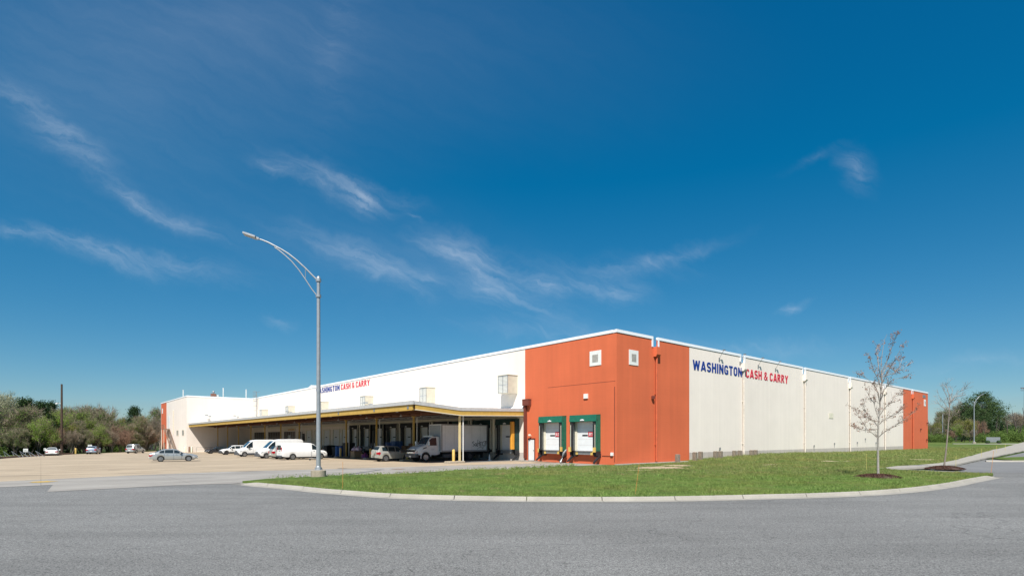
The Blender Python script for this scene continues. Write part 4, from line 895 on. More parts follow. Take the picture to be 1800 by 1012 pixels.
fl = street_lamp(136.5, 162.5, ZL(136.5, 162.5), 'distant grey street lamp standing by the far path beyond the lawn', mir=-.62)

# ================================================================== WRITING ON THE GROUND SIDE: posts, stakes, mulch
for k, (s_) in enumerate((8.5, 11.7, 12.8, 15.85, 16.9, 20.0, 21.2, 24.1, 25.1)):
    X, Y = L2W(s_, -.9); hh = .78 if k == 0 else .95
    o = MB().bbox(-.2, .2, -.2, .2, -.3, hh, .05).build('timber_post', 'post_wood'); o.location = (X, Y, .08 if s_ < 12 else .12); o.rotation_euler.z = ANG + (k % 3 - 1) * .06
    tag(o, ('single grey timber post standing alone against the orange wall', 'left post of the first timber pair, just past the orange wall', 'right post of the first timber pair, just past the orange wall', 'left post of the second timber pair along the white wall', 'right post of the second timber pair along the white wall', 'left post of the third timber pair along the white wall', 'right post of the third timber pair along the white wall', 'left post of the farthest timber pair, half in tall grass', 'right post of the farthest timber pair, half in tall grass')[k], 'post', 'timber posts along the long wall')
for k, (a, b, m, lab) in enumerate((((602, 859), (602.5, 811), 'stake_orange', 'thin orange marker stake in the lawn beside the street lamp'), ((1116, 868.5), (1124, 812), 'stake_orange', 'leaning orange marker stake at the kerb before the orange wall'),
        ((1523, 825), (1523, 797), 'stake_yellow', 'thin yellow marker stake left of the young leafy tree'), ((1725, 803), (1725, 788), 'stake_yellow', 'yellow stake along the walk, nearest the second tree'), ((1742, 829), (1746.5, 792), 'stake_orange', 'leaning orange stake near the right tip of the lawn'), ((1767, 792), (1767, 780), 'stake_yellow', 'yellow stake farthest along the walk'), ((1680, 818), (1680.5, 800), 'stake_yellow', 'yellow stake where the walk bends, right of the bare tree'), ((1751, 796), (1752, 783), 'stake_yellow', 'yellow stake midway along the walk'))):
    X, Y = G(*a, .13); dx = (b[0] - a[0]) / F * Y; dz = (a[1] - b[1]) / F * Y
    o = MB().tube([(0, 0, -.1), (dx * .5 + .01, 0, dz * .5), (dx, 0, dz)], .006 + Y * .00012, 5).build('marker_stake', m); o.location = (X, Y, .13); tag(o, lab, 'stake', 'marker stakes in the lawn')
# hydrant-like pipe stub against the docks
o = MB().tube([(-1.25, 5.95, .1), (-.85, 5.9, 1.0), (-.5, 5.9, 1.3)], [.14, .12, .1], 10).build('drain_hose', 'steel'); o.location = (C0.x, C0.y, 0); o.rotation_euler.z = ANG; tag(o, 'grey flexible hose leaning between the two green dock shelters', 'hose')
o = blotch('rubble', *L2W(-1.2, 8.0), 1.3, .45, .16, 'rusty'); o.pop('kind', None); o['kind'] = 'structure'

# ================================================================== TREES
def rv(rs): v = Vector((rs.gauss(0, 1), rs.gauss(0, 1), rs.gauss(0, 1))); return v.normalized()
def grow(mb, rs, p, d, L, r, lvl, tips, nside=6, spread=.55, upb=.25, ratio=.68, kids=(2, 3), seg=4, wob=.10):
    pts = [p.copy()]; rad = [r]; q = p.copy(); dd = d.copy()
    for i in range(seg):
        dd = (dd + rv(rs) * wob + Vector((0, 0, upb * .12))).normalized(); q = q + dd * (L / seg)
        pts.append(q.copy()); rad.append(r * (1 - .45 * (i + 1) / seg))
    mb.tube(pts, rad, nside, cap=False)
    if lvl <= 0:
        tips.append((q, dd)); tips.append((pts[len(pts) // 2], dd)); return
    for k in range(rs.randint(*kids)):
        i = rs.randint(max(1, seg // 2), seg); st_ = pts[i]
        nd = (dd + rv(rs) * spread + Vector((0, 0, upb))).normalized()
        grow(mb, rs, st_, nd, L * ratio * rs.uniform(.75, 1.15), rad[i] * .62, lvl - 1, tips, max(3, nside - 1), spread, upb, ratio, kids, max(2, seg - 1), wob)
    grow(mb, rs, q, (dd + rv(rs) * .2).normalized(), L * ratio, rad[-1] * .9, lvl - 1, tips, max(3, nside - 1), spread, upb, ratio, kids, max(2, seg - 1), wob)
def leafquads(rs, centres, per, spr, size, flat=.0):
    n = len(centres) * per; c = np.repeat(np.array([tuple(x) for x in centres]), per, 0) + rs.normal(0, 1, (n, 3)) * spr
    a = rs.normal(0, 1, (n, 3)); a /= np.linalg.norm(a, axis=1)[:, None]; b = rs.normal(0, 1, (n, 3)); b[:, 2] *= (1 - flat)
    b -= a * (a * b).sum(1)[:, None]; b /= np.linalg.norm(b, axis=1)[:, None]; s_ = size * rs.uniform(.5, 1.3, (n, 1))
    V = np.stack([c - a * s_, c - b * s_ * .6, c + a * s_, c + b * s_ * .6], 1); return V
# the two young street trees
def mulch(X, Y, rx, ry, lab, z):
    rs = random.Random(3); mb = MB(); n = 40; rings = 7; vs = [(0, 0, .2)]; fs = []
    for i in range(1, rings + 1):
        for k in range(n):
            a = 2 * math.pi * k / n; q = i / rings; wob = 1 + .06 * math.sin(3 * a) + .05 * math.sin(7 * a + 1)
            vs.append((rx * q * wob * math.cos(a), ry * q * wob * math.sin(a), .2 * (1 - q ** 2) + rs.uniform(-.02, .025) - (.03 if i == rings else 0)))
    for k in range(n): fs.append((0, 1 + k, 1 + (k + 1) % n))
    for i in range(rings - 1):
        for k in range(n): a, b = 1 + i * n + k, 1 + i * n + (k + 1) % n; fs.append((a, a + n, b + n, b))
    o = mb.add(vs, fs).build('mulch_bed', 'mulch'); o.location = (X, Y, z)
    # loose bark chips
    r2 = np.random.RandomState(7); n_ = 2600; rr = np.sqrt(r2.uniform(0, 1, n_)) * 1.03; aa = r2.uniform(0, 2 * np.pi, n_)
    cs = np.stack([rx * rr * np.cos(aa), ry * rr * np.sin(aa), .2 * np.clip(1 - rr ** 2, 0, 1) + .012], 1)
    V = leafquads(r2, [tuple(c) for c in cs], 1, .004, .045); ch = numpy_mesh('bark_chips', V, 4, 'bark_chip', o); ch['kind'] = 'stuff'
    return tag(o, lab, 'mulch')
MT['bark_chip'] = leafmat('bark_chip', (.05, .022, .016), (.17, .085, .06))
Xt, Yt = 21.9, 32.9; zt_ = ZL(Xt, Yt)
mulch(Xt - .05, Yt - .05, 1.3, 1.15, 'brown mulch ring around the young leafy tree', zt_)
tr = empty('young_tree', (Xt, Yt, zt_), 0, 'slim young tree with sparse reddish leaves in mulch on the lawn', 'tree')
rs = random.Random(11); mb = MB(); tips = []
px3 = lambda u, v: Vector(((u - 240) / 3.75 * Yt / F, 0, (968 - v) / 3.75 * Yt / F))      # pixels of the tree in the picture plane through its trunk
trunk = [(240, 968), (239, 850), (242, 720), (241, 620), (250, 540), (256, 440), (262, 330), (258, 230), (268, 150), (285, 60), (296, 25)]
pts = [px3(*p) + Vector((0, rs.uniform(-.06, .06), 0)) for p in trunk]; pts[0].y = 0
MB().tube([Vector((0, 0, -.15))] + pts[:5], [.085, .075, .062, .055, .045, .036], 10).build('trunk', 'bark_pale', tr, 50)
mb.tube(pts[4:], [.036, .030, .024, .018, .013, .009, .006], 7)
limbs = [((242, 715), [(205, 680), (165, 650), (135, 605), (110, 560), (75, 505)]), ((241, 705), [(280, 670), (330, 640), (380, 610), (430, 575), (490, 525)]),
         ((240, 640), [(215, 600), (180, 575), (160, 545), (135, 480)]), ((241, 625), [(275, 590), (320, 570), (360, 550), (400, 515)]),
         ((245, 590), [(225, 530), (210, 470), (185, 440), (155, 375)]), ((250, 560), [(285, 510), (320, 480), (350, 440), (392, 425)]),
         ((253, 500), [(240, 420), (225, 380), (195, 350), (130, 300)]), ((255, 470), [(275, 400), (300, 370), (335, 330), (410, 325)]),
         ((258, 400), [(245, 330), (215, 280), (195, 220), (185, 190)]), ((260, 360), [(290, 300), (320, 250), (350, 200), (395, 125)]),
         ((260, 330), [(245, 250), (235, 170), (225, 120), (240, 80)]), ((262, 300), [(300, 230), (345, 260), (400, 250), (448, 210)]),
         ((262, 280), [(300, 200), (325, 130), (345, 80), (358, 40)]), ((262, 310), [(300, 290), (340, 280), (375, 240), (410, 165)]),
         ((248, 600), [(190, 590), (150, 560)]), ((243, 650), [(160, 660), (120, 650), (85, 630)])]
leafpts = []
for a, path in limbs:
    yy = 0; dy = rs.choice((-1, 1)) * rs.uniform(.12, .30); P = [px3(*a)]
    for q in path: yy += dy; P.append(px3(*q) + Vector((yy * Xt / Yt, yy, 0)))
    r0 = .026; mb.tube(P, [r0 * (1 - .75 * i / (len(P) - 1)) for i in range(len(P))], 5, cap=False)
    for i in range(1, len(P)):
        seg = P[i] - P[i - 1]
        for k in range(4):
            st_ = P[i - 1] + seg * rs.uniform(.1, 1); d = (seg.normalized() + rv(rs) * .8 + Vector((0, 0, .35))).normalized(); L = rs.uniform(.18, .55)
            mb.tube([st_, st_ + d * L * .5 + rv(rs) * .02, st_ + d * L], [.011, .009, .005], 3, cap=False)
            if i >= 1 and rs.random() < .85: leafpts += [st_ + d * L * rs.uniform(.5, 1)]
            if i >= 2 and rs.random() < .6: leafpts += [st_ + d * L]
    leafpts += [P[-1]] * 3
mb.build('crown', 'bark_light', tr)
r2 = np.random.RandomState(5); V = leafquads(r2, leafpts, 8, .06, .038); numpy_mesh('leaves', V, 4, 'leaf_russet', tr)
X2, Y2 = G(1658, 826, .1); Y2 = 42.6; X2 = (1659 - 900) / F * Y2
mulch(X2 + .1, Y2, 1.25, 1.2, 'brown mulch ring around the bare leaning tree by the walk', .12)
t2 = empty('young_tree', (X2, Y2, .12), 0, 'bare leaning young tree with wiry twigs beside the walk', 'tree')
rs = random.Random(4); s2 = Y2 / F
q3 = lambda u, v: Vector(((u - 693) / 3.488 * s2, 0, (882 - v) / 3.488 * s2))
P = [q3(*p) for p in ((693, 882), (705, 790), (714, 700), (722, 600), (728, 500))]
MB().tube([Vector((0, 0, -.15))] + P, [.07, .062, .056, .048, .038, .03], 9).build('trunk', 'bark_grey', t2, 50)
mb = MB()
for path in (((728, 500), (715, 450), (700, 420), (685, 390)), ((728, 500), (750, 460), (780, 420), (820, 395)), ((728, 500), (730, 440), (712, 390), (700, 350)), ((722, 560), (700, 520), (670, 495), (655, 480)), ((728, 495), (735, 440), (750, 400)), ((724, 590), (745, 560), (760, 520)), ((725, 520), (690, 470), (665, 440)), ((728, 480), (760, 445), (800, 440), (825, 380))):
    dy = rs.uniform(-.3, .3); Q = [q3(*p) + Vector((dy * i * X2 / Y2, dy * i, 0)) for i, p in enumerate(path)]
    mb.tube(Q, [.024 * (1 - .7 * i / (len(Q) - 1)) for i in range(len(Q))], 5, cap=False)
    for i in range(1, len(Q)):
        for k in range(5):
            st_ = Q[i - 1].lerp(Q[i], rs.random()); d = ((Q[i] - Q[i - 1]).normalized() + rv(rs) * .7).normalized(); L = rs.uniform(.3, .8)
            tp = st_ + d * L; mb.tube([st_, st_ + d * L * .5 + rv(rs) * .04, tp], [.007, .006, .004], 3, cap=False)
            for j in range(2): mb.tube([st_ + d * L * .6, st_ + d * L * .6 + (d + rv(rs) * .8).normalized() * L * .5], [.006, .004], 3, cap=False)
mb.build('crown', 'bark_light', t2)

# woodland trees: prototypes then copies
def twig_mesh(rs, tips, n, ln, w):
    P = np.array([tuple(t[0]) for t in tips]); D = np.array([tuple(t[1]) for t in tips]); idx = rs.randint(0, len(P), n)
    p = P[idx] + rs.normal(0, .25, (n, 3)); d = D[idx] + rs.normal(0, .55, (n, 3)); d[:, 2] += .25; d /= np.linalg.norm(d, axis=1)[:, None]
    s_ = np.cross(d, rs.normal(0, 1, (n, 3))); s_ /= np.linalg.norm(s_, axis=1)[:, None]; l = ln * rs.uniform(.5, 1.3, (n, 1))
    return np.stack([p - s_ * w, p + s_ * w, p + d * l], 1)
def wood_tree(kind, seed):
    """returns prototype (Empty with trunk and crown) about 10 m high"""
    rs = random.Random(seed); r2 = np.random.RandomState(seed)
    t = empty(kind + '_tree', (0, 0, -50), 0, '', 'tree')
    mb = MB(); tips = []
    if kind in ('bare', 'pale', 'reddish', 'budding', 'fresh', 'lime'):
        base = Vector((0, 0, -.5)); L = 3.6
        ns = 3 if kind != 'fresh' else 2
        for k in range(ns):
            d = (Vector((rs.uniform(-.35, .35), rs.uniform(-.35, .35), 1))).normalized()
            grow(mb, rs, base + Vector((rs.uniform(-.3, .3), rs.uniform(-.3, .3), 0)), d, L, .17, 4, tips, 6, .75, .22, .70, (2, 3), 4, .16)
        mb.build('trunk', 'bark_grey' if kind in ('bare', 'pale') else 'bark_dark', t)
        tm = {'bare': 'twig_grey', 'pale': 'twig_pale', 'reddish': 'twig_red', 'budding': 'twig_grey', 'fresh': 'twig_grey', 'lime': 'twig_grey'}[kind]
        cr = numpy_mesh('crown', twig_mesh(r2, tips, 5200 if kind not in ('fresh', 'lime') else 1800, .95, .030), 3, tm, t)
        if kind in ('budding', 'fresh', 'lime', 'pale'):
            cen = [tp[0] for tp in tips]; sel = [cen[i] for i in r2.randint(0, len(cen), {'budding': 1000, 'fresh': 1200, 'lime': 1100, 'pale': 800}[kind])]
            V = leafquads(r2, sel, 9, .33, .095)
            numpy_mesh('foliage', V, 4, {'budding': 'leaf_mid', 'fresh': 'leaf_fresh', 'lime': 'leaf_lime', 'pale': 'twig_pale'}[kind], cr)
    else:
        grow(mb, rs, Vector((0, 0, -.5)), Vector((0, 0, 1)), 4.5, .24, 2, tips, 7, .5, .3, .6, (2, 3), 4, .05)
        mb.build('trunk', 'bark_dark', t)
        cen = []; n = 150 if kind == 'evergreen' else 230
        while len(cen) < n:
            if kind == 'evergreen':
                h = rs.uniform(.6, 10.3); q = h / 10.4; a = rs.uniform(0, 6.28); rm = 3.1 * (1 - q) ** .6 * (.72 + .25 * math.sin(h * 2.4 + 1) + .30 * math.sin(a * 3 + h * 1.7 + seed)); r = rm * math.sqrt(rs.uniform(.15, 1))
                cen.append(Vector((r * math.cos(a), r * math.sin(a), h)))
            elif kind == 'pine':
                h = rs.uniform(3.0, 10); q = (h - 3.0) / 7; rm = 4.2 * math.sin(math.pi * min(1, q * .82 + .16)) ** .8; tier = round(h / 1.1) * 1.1; a = rs.uniform(0, 6.28); r = rm * math.sqrt(rs.uniform(.1, 1))
                cen.append(Vector((r * math.cos(a), r * math.sin(a), tier + r * .10 + rs.gauss(0, .14))))
            else:   # bush
                a = rs.uniform(0, 6.28); r = 3.4 * math.sqrt(rs.random()); h = rs.uniform(.1, 1) * (4.2 - r * .75) + .4 * math.sin(a * 3 + seed); cen.append(Vector((r * math.cos(a), r * math.sin(a), max(.1, h))))
        V = leafquads(r2, cen, 60 if kind != 'bush' else 36, .34 if kind != 'pine' else .36, .115, .5 if kind == 'pine' else 0)
        numpy_mesh('crown', V, 4, {'evergreen': 'leaf_ever', 'pine': 'leaf_pine', 'bush': 'leaf_mid'}[kind], t)
    return t
protos = {}
for kind, seeds in (('bare', (21, 22, 23)), ('pale', (31,)), ('reddish', (41,)), ('budding', (51, 52)), ('fresh', (61, 62)), ('lime', (66,)), ('evergreen', (71, 72)), ('pine', (81,)), ('bush', (91, 92))):
    protos[kind] = [wood_tree(kind, s_) for s_ in seeds]
used = set(); desc = {'bare': 'leafless grey-brown', 'pale': 'pale blossoming', 'reddish': 'reddish budding', 'budding': 'brown-green budding', 'fresh': 'bright green spring', 'lime': 'yellow-green spring', 'evergreen': 'dark evergreen', 'pine': 'broad dark pine', 'bush': 'low green'}
trng = random.Random(99)
def put_tree(kind, X, Y, z, H, lab, grp, wsc_=1.0, idx=None):
    k = idx if idx is not None else trng.randrange(len(protos[kind])); p = protos[kind][k]
    if (kind, k) in used: o = copy_tree(p)
    else: o = p; used.add((kind, k))
    h0 = {'bush': 4.6, 'evergreen': 10.6, 'pine': 10.6}.get(kind, 10.2)
    s_ = H / h0; o.location = (X, Y, z); o.scale = (s_ * wsc_, s_ * wsc_, s_); o.rotation_euler = (0, 0, trng.uniform(0, 6.28))
    o['label'] = lab; o['group'] = grp; o['category'] = 'shrub' if kind == 'bush' else 'tree'; return o
# left woods: (px, top py, kind, distance, width factor)
LW = [(-25, 690, 'pale', 118, 1.1), (12, 688, 'pale', 124, 1.2), (30, 722, 'fresh', 118, .8), (28, 706, 'budding', 112, 1.1), (44, 700, 'evergreen', 122, 1.5), (50, 730, 'budding', 112, 1.0), (66, 726, 'fresh', 108, .9), (72, 706, 'evergreen', 118, 1.5), (90, 706, 'evergreen', 132, 1.2),
      (96, 712, 'fresh', 122, .85), (84, 742, 'evergreen', 115, .8), (120, 711, 'budding', 130, 1.0), (112, 736, 'lime', 121, .8), (134, 712, 'fresh', 140, .9), (146, 706, 'budding', 146, 1.1), (142, 736, 'budding', 126, .9), (162, 706, 'bare', 150, 1.1), (158, 728, 'fresh', 134, .75),
      (176, 718, 'budding', 140, .95), (170, 742, 'fresh', 128, .9), (190, 728, 'lime', 152, 1.0), (186, 736, 'fresh', 140, .8), (204, 732, 'fresh', 142, .9), (212, 742, 'reddish', 136, .8), (222, 728, 'budding', 156, .9), (236, 715, 'evergreen', 150, 1.35), (232, 742, 'budding', 138, .9),
      (250, 727, 'budding', 146, .9), (262, 716, 'lime', 160, .8), (272, 712, 'budding', 154, .85), (280, 730, 'bare', 146, .8), (254, 746, 'bare', 140, .8), (196, 752, 'bare', 130, .8), (126, 752, 'bare', 118, .8), (24, 748, 'budding', 104, .9), (102, 748, 'reddish', 113, .7), (152, 752, 'budding', 124, .7), (222, 752, 'reddish', 134, .7)]
def zleft(X, Y): return Z0(X, Y) - .1
for i, (px, py, kind, D, wf) in enumerate(LW):
    D += 16 * smooth(248, 262, px); X = (px - 900) / F * D; z = zleft(X, D); H = (770 - py) / F * D + CAMZ - z
    lab = 'leafless grey-brown tree in the wood left of the yard'
    where = 'at the far left edge' if px < 40 else 'left of the utility pole' if px < 105 else 'right of the utility pole' if px < 150 else 'behind the middle parked car' if px < 185 else 'behind the white sign boards' if px < 215 else 'behind the silver crossover' if px < 245 else 'beside the orange wing corner'
    put_tree(kind, X, D, z, H, '%s%s tree of the wood %s' % ('low ' if py > 735 else 'tall ', desc[kind], where), 'trees of the left wood', wf)
for i, px in enumerate(range(-30, 262, 14)):
    D = 100 + (px + 30) * .145 + trng.uniform(-1.5, 2.5) + 6; X = (px - 900) / F * D
    wh = 'at the far left edge' if px < 40 else 'left of the utility pole' if px < 105 else 'right of the utility pole' if px < 160 else 'behind the sign boards' if px < 215 else 'near the wing corner'
    if trng.random() < .45: put_tree('bush', X, D, zleft(X, D), trng.uniform(2.0, 3.6), 'low green shrub at the foot of the wood %s' % wh, 'shrubs at the foot of the wood', 1.2)
    else: put_tree(trng.choice(('bare', 'bare', 'reddish', 'budding')), X, D + 2, zleft(X, D), trng.uniform(4.0, 6.0), 'small twiggy tree at the foot of the wood %s' % wh, 'shrubs at the foot of the wood', 1.5)
# backdrop thicket of the left wood, one mass
r2 = np.random.RandomState(12); n = 1500; pxs = r2.uniform(-60, 288, n); Ds = 135 + (pxs + 60) * .14 + r2.uniform(0, 14, n); hs = r2.uniform(0, 1, n) ** .8 * 6.5
V = leafquads(r2, np.stack([(pxs - 900) / F * Ds, Ds, hs - 1], 1), 26, .7, .22); o = numpy_mesh('thicket', V, 4, 'twig_grey'); tag(o, 'tangled grey-brown thicket filling the back of the left wood', 'thicket', kind='stuff')
# right trees
RW = [(1640, 738, 'lime', 190, .8), (1655, 730, 'budding', 205, .7), (1672, 716, 'budding', 210, .9), (1684, 708, 'budding', 214, 1.0), (1690, 730, 'lime', 186, 1.0), (1703, 700, 'bare', 216, .9), (1726, 689, 'pine', 208, 1.05), (1716, 712, 'pine', 202, .9), (1742, 706, 'pine', 212, .85), (1680, 742, 'fresh', 184, .9), (1704, 734, 'lime', 182, .7),
      (1722, 734, 'reddish', 182, .6), (1740, 742, 'evergreen', 186, 1.2), (1762, 742, 'evergreen', 192, 1.3), (1783, 722, 'bare', 240, 1.3), (1800, 722, 'bare', 244, 1.2), (1786, 744, 'bush', 190, 1.1), (1806, 742, 'bush', 192, 1.1), (1770, 748, 'bush', 180, .9), (1650, 750, 'budding', 182, .8), (1668, 752, 'reddish', 180, .7), (1636, 754, 'bush', 178, 1.0), (1712, 752, 'bare', 178, .7), (1830, 740, 'evergreen', 196, 1.2), (1695, 754, 'budding', 176, .7), (1792, 752, 'bush', 178, .9), (1752, 752, 'bush', 176, .8), (1728, 756, 'bush', 175, .7), (1660, 757, 'bush', 175, .8)]
for i, (px, py, kind, D, wf) in enumerate(RW):
    X = (px - 900) / F * D; z = ZL(X, D); H = (770 - py) / F * D + CAMZ - z
    where = 'beside the orange end of the warehouse' if px < 1662 else 'behind the bare leaning tree' if px < 1690 else 'left of the distant lamp' if px < 1712 else 'behind the distant lamp' if px < 1733 else 'behind the slatted enclosure' if px < 1765 else 'at the right edge'
    put_tree(kind, X, D, z, H, '%s%s %s %s' % ('low ' if (py > 735 and kind != 'bush') else '' if kind == 'bush' else 'tall ', desc[kind], 'shrub' if kind == 'bush' else 'tree', where), 'trees beyond the right lawn', wf)
n = 900; pxs = r2.uniform(1625, 1860, n); Ds = r2.uniform(196, 225, n); hs = r2.uniform(0, 1, n) * 5
V = leafquads(r2, np.stack([(pxs - 900) / F * Ds, Ds, hs + 1.5], 1), 26, .8, .26); o = numpy_mesh('hedge', V, 4, 'leaf_ever'); tag(o, 'dark green hedge mass behind the right-hand trees', 'hedge', kind='stuff')
for kind in protos:
    for k, p in enumerate(protos[kind]):
        if (kind, k) not in used: 
            for c in list(p.children_recursive): bpy.data.objects.remove(c)
            bpy.data.objects.remove(p)

# ================================================================== LEFT EDGE OF THE YARD
zg = lambda X, Y: Z0(X, Y)
X, Y = G(108.5, 798.5); X *= (Y + 1) / Y; Y += 1; t = empty('utility_pole', (X, Y, Z0(X, Y)), 0, 'tall dark wooden utility pole at the edge of the wood', 'pole')
MB().tube([(0, 0, -.4), (.0, 0, 7), (.0, 0, 14.0)], [.24, .20, .16], 10).build('pole', 'pole_wood', t, 40); MB().tube([(-.1, 0, 10.2), (-.9, 0, 10.2)], .03, 6).lathe([(.05, 10.3), (.25, 10.2), (.2, 10.0)], 8, c=(-1.0, 0, 0)).build('yard_light', 'metal_white', t)
for k, (px, pt, pb, w, lab) in enumerate(((45, 788, 803, 7.5, 'small white sign board on post at the far left of the yard'), (79, 787, 799, 4, 'white sign board half hidden behind the white sedan'), (158, 781, 797, 7, 'white sign board behind the middle parked car'), (191, 781, 793, 7, 'white sign board on post right of the middle parked car'))):
    X, Y = G(px, pb); Y += 1.5; X = (px - 900) / F * Y; z = Z0(X, Y); zz = CAMZ + (770 - pt) / F * Y - z; ww = w / F * Y / 1.2
    t = empty('sign_board', (X, Y, z), R(38), lab, 'sign', 'white sign boards along the wood'); MB().box(-ww / 2, ww / 2, -.03, .03, zz - .55, zz).build('board', 'metal_white', t); MB().tube([(0, .05, -.3), (0, .05, zz)], .05, 6).build('post', 'steel', t)
    MB().box(-ww * .35, ww * .35, -.036, -.03, zz - .42, zz - .36).box(-ww * .35, ww * .2, -.036, -.03, zz - .25, zz - .19).build('board_lettering', 'steel', t)
for k, (px, py) in enumerate(((133, 797.5), (172, 796.5))):
    X, Y = G(px, py); bollard('bollard', X, Y, Z0(X, Y), 1.25, .16, 'bollard_yellow', ('yellow bollard between the white sedan and the middle parked car', 'yellow bollard just right of the middle parked car')[k], 'yellow bollards along the wood')
# timber edging, grass verge
pE = [G(-20, 807), G(60, 801.5), G(128, 798), G(285, 791)]
mb = MB()
for a, b in zip(pE[:2], pE[1:3]):
    d = Vector((b[0] - a[0], b[1] - a[1], 0)); L = d.length; mtx = Matrix.Translation((a[0], a[1], Z0(*a))) @ Matrix.Rotation(math.atan2(d.y, d.x), 4, 'Z') @ Matrix.Rotation(math.atan2(Z0(*a) - Z0(*b), L), 4, 'Y')
    mb.box(0, L, -.12, .15, -.05, .28, mtx)
o = mb.build('timber_edging', 'rusty'); tag(o, 'long dark timber edging between the yard and the wood', 'edging')
a, b = G(128, 798), G(290, 791.2); sheet('verge', [a, b, (b[0] + 3, b[1] + 12), (a[0] - 4, a[1] + 12)], lambda x, y: Z0(x, y) + .05, 'grass_base', grid=4, skirt=.05)
# green gates and white pier of the bin enclosure
X, Y = G(257, 790); Y += 2; X = (257 - 900) / F * Y; z = Z0(X, Y); t = empty('bin_enclosure', (X, Y, z), R(36), 'dark green gated bin enclosure with white pier beside the orange wing corner', 'enclosure')
sc = Y / F
MB().box(-2.2, -.75, -.05, .05, .2, 2.35).build('gate_panel', 'gate_green', t); MB().box(-.7, .75, -.05, .05, .2, 2.3).build('gate_panel', 'gate_green', t)
mb = MB()
for k in range(8): mb.box(-2.15 + k * .38, -2.1 + k * .38, -.09, -.051, .25, 2.2)
mb.build('gate_rib', 'gate_green', t); MB().bbox(.85, 2.0, -.5, .5, 0, 2.5, .05).box(.75, 2.1, -.6, .6, 2.5, 2.62).build('pier', 'galv', t); MB().box(-2.9, 2.3, -.5, .7, -.1, .14).build('plinth', 'kerb_concrete', t)
# small trestle bench and a tangle of pallets/racks
X, Y = G(199, 792.5); Y += 2; t = empty('bench', (X, Y, Z0(X, Y)), R(35), 'small dark table bench on the grass verge', 'bench'); MB().box(-1, 1, -.35, .35, .7, .76).build('seat', 'post_wood', t)
for sx in (-.8, .8): MB().tube([(sx, -.5, 0), (sx, 0, .7), (sx, .5, 0)], .04, 5).build('leg', 'galv', t)
X, Y = G(20, 804); Y += 1.5; t = empty('folded_rack', (X, Y, Z0(X, Y)), R(40), 'heap of pale folded metal racks at the far left of the yard', 'rack')
for k in range(6): MB().tube([(-2.6 + k, 0, 0), (-2.9 + k * .95, .1, 1.0), (-2.0 + k, .05, .05)], .05, 5).build('frame', 'galv', t)
# ================================================================== RIGHT BACKGROUND
Y = 166; X = (1746 - 900) / F * Y; z = ZL(X, Y); t = empty('slatted_enclosure', (X, Y, z), 0, 'low grey slatted enclosure beyond the lawn beside the distant lamp', 'enclosure')
MB().box(-2.1, 2.1, 0, .08, .3, 1.75).build('back_panel', 'steel', t)
for k in range(14): MB().box(-2.1 + k * .3, -1.92 + k * .3, -.04, -.001, .25, 1.8).build('slat', 'galv', t)
for k, px in enumerate((1736, 1756)):
    X = (px - 900) / F * 160; o = MB().lathe([(.1, 0), (.5, .15), (.62, .5), (.45, .9), (.1, 1.0)], 9).build('planter_shrub', 'leaf_ever'); o.location = (X, 160, ZL(X, 160)); tag(o, ('dark round shrub at the left end of the slatted enclosure', 'dark round shrub at the right end of the slatted enclosure')[k], 'shrub', 'round shrubs by the far path')
Y = 230; X = (1801 - 900) / F * Y; z = ZL(X, Y); t = empty('floodlight_mast', (X, Y, z), 0, 'tall thin sports floodlight mast at the right edge', 'mast')
MB().tube([(0, 0, 0), (0, 0, 21.5)], [.3, .15], 8).build('mast', 'bark_dark', t); MB().box(-1.6, 1.6, -.1, .1, 21.3, 21.5).box(-1.6, 1.6, -.1, .1, 20.2, 20.35).build('crossbar', 'bark_dark', t)
for k in range(4): MB().bbox(-1.55 + k * .85, -1.05 + k * .85, -.35, .1, 20.9, 21.3, .05).build('lamp_head', 'galv', t)
Y = 185; X = (1657 - 900) / F * Y; o = MB().tube([(0, 0, 0), (0, 0, 9.2)], .12, 8).build('slim_pole', 'galv'); o.location = (X, Y, ZL(X, Y)); tag(o, 'slim grey pole among the trees behind the bare leaning tree', 'pole')

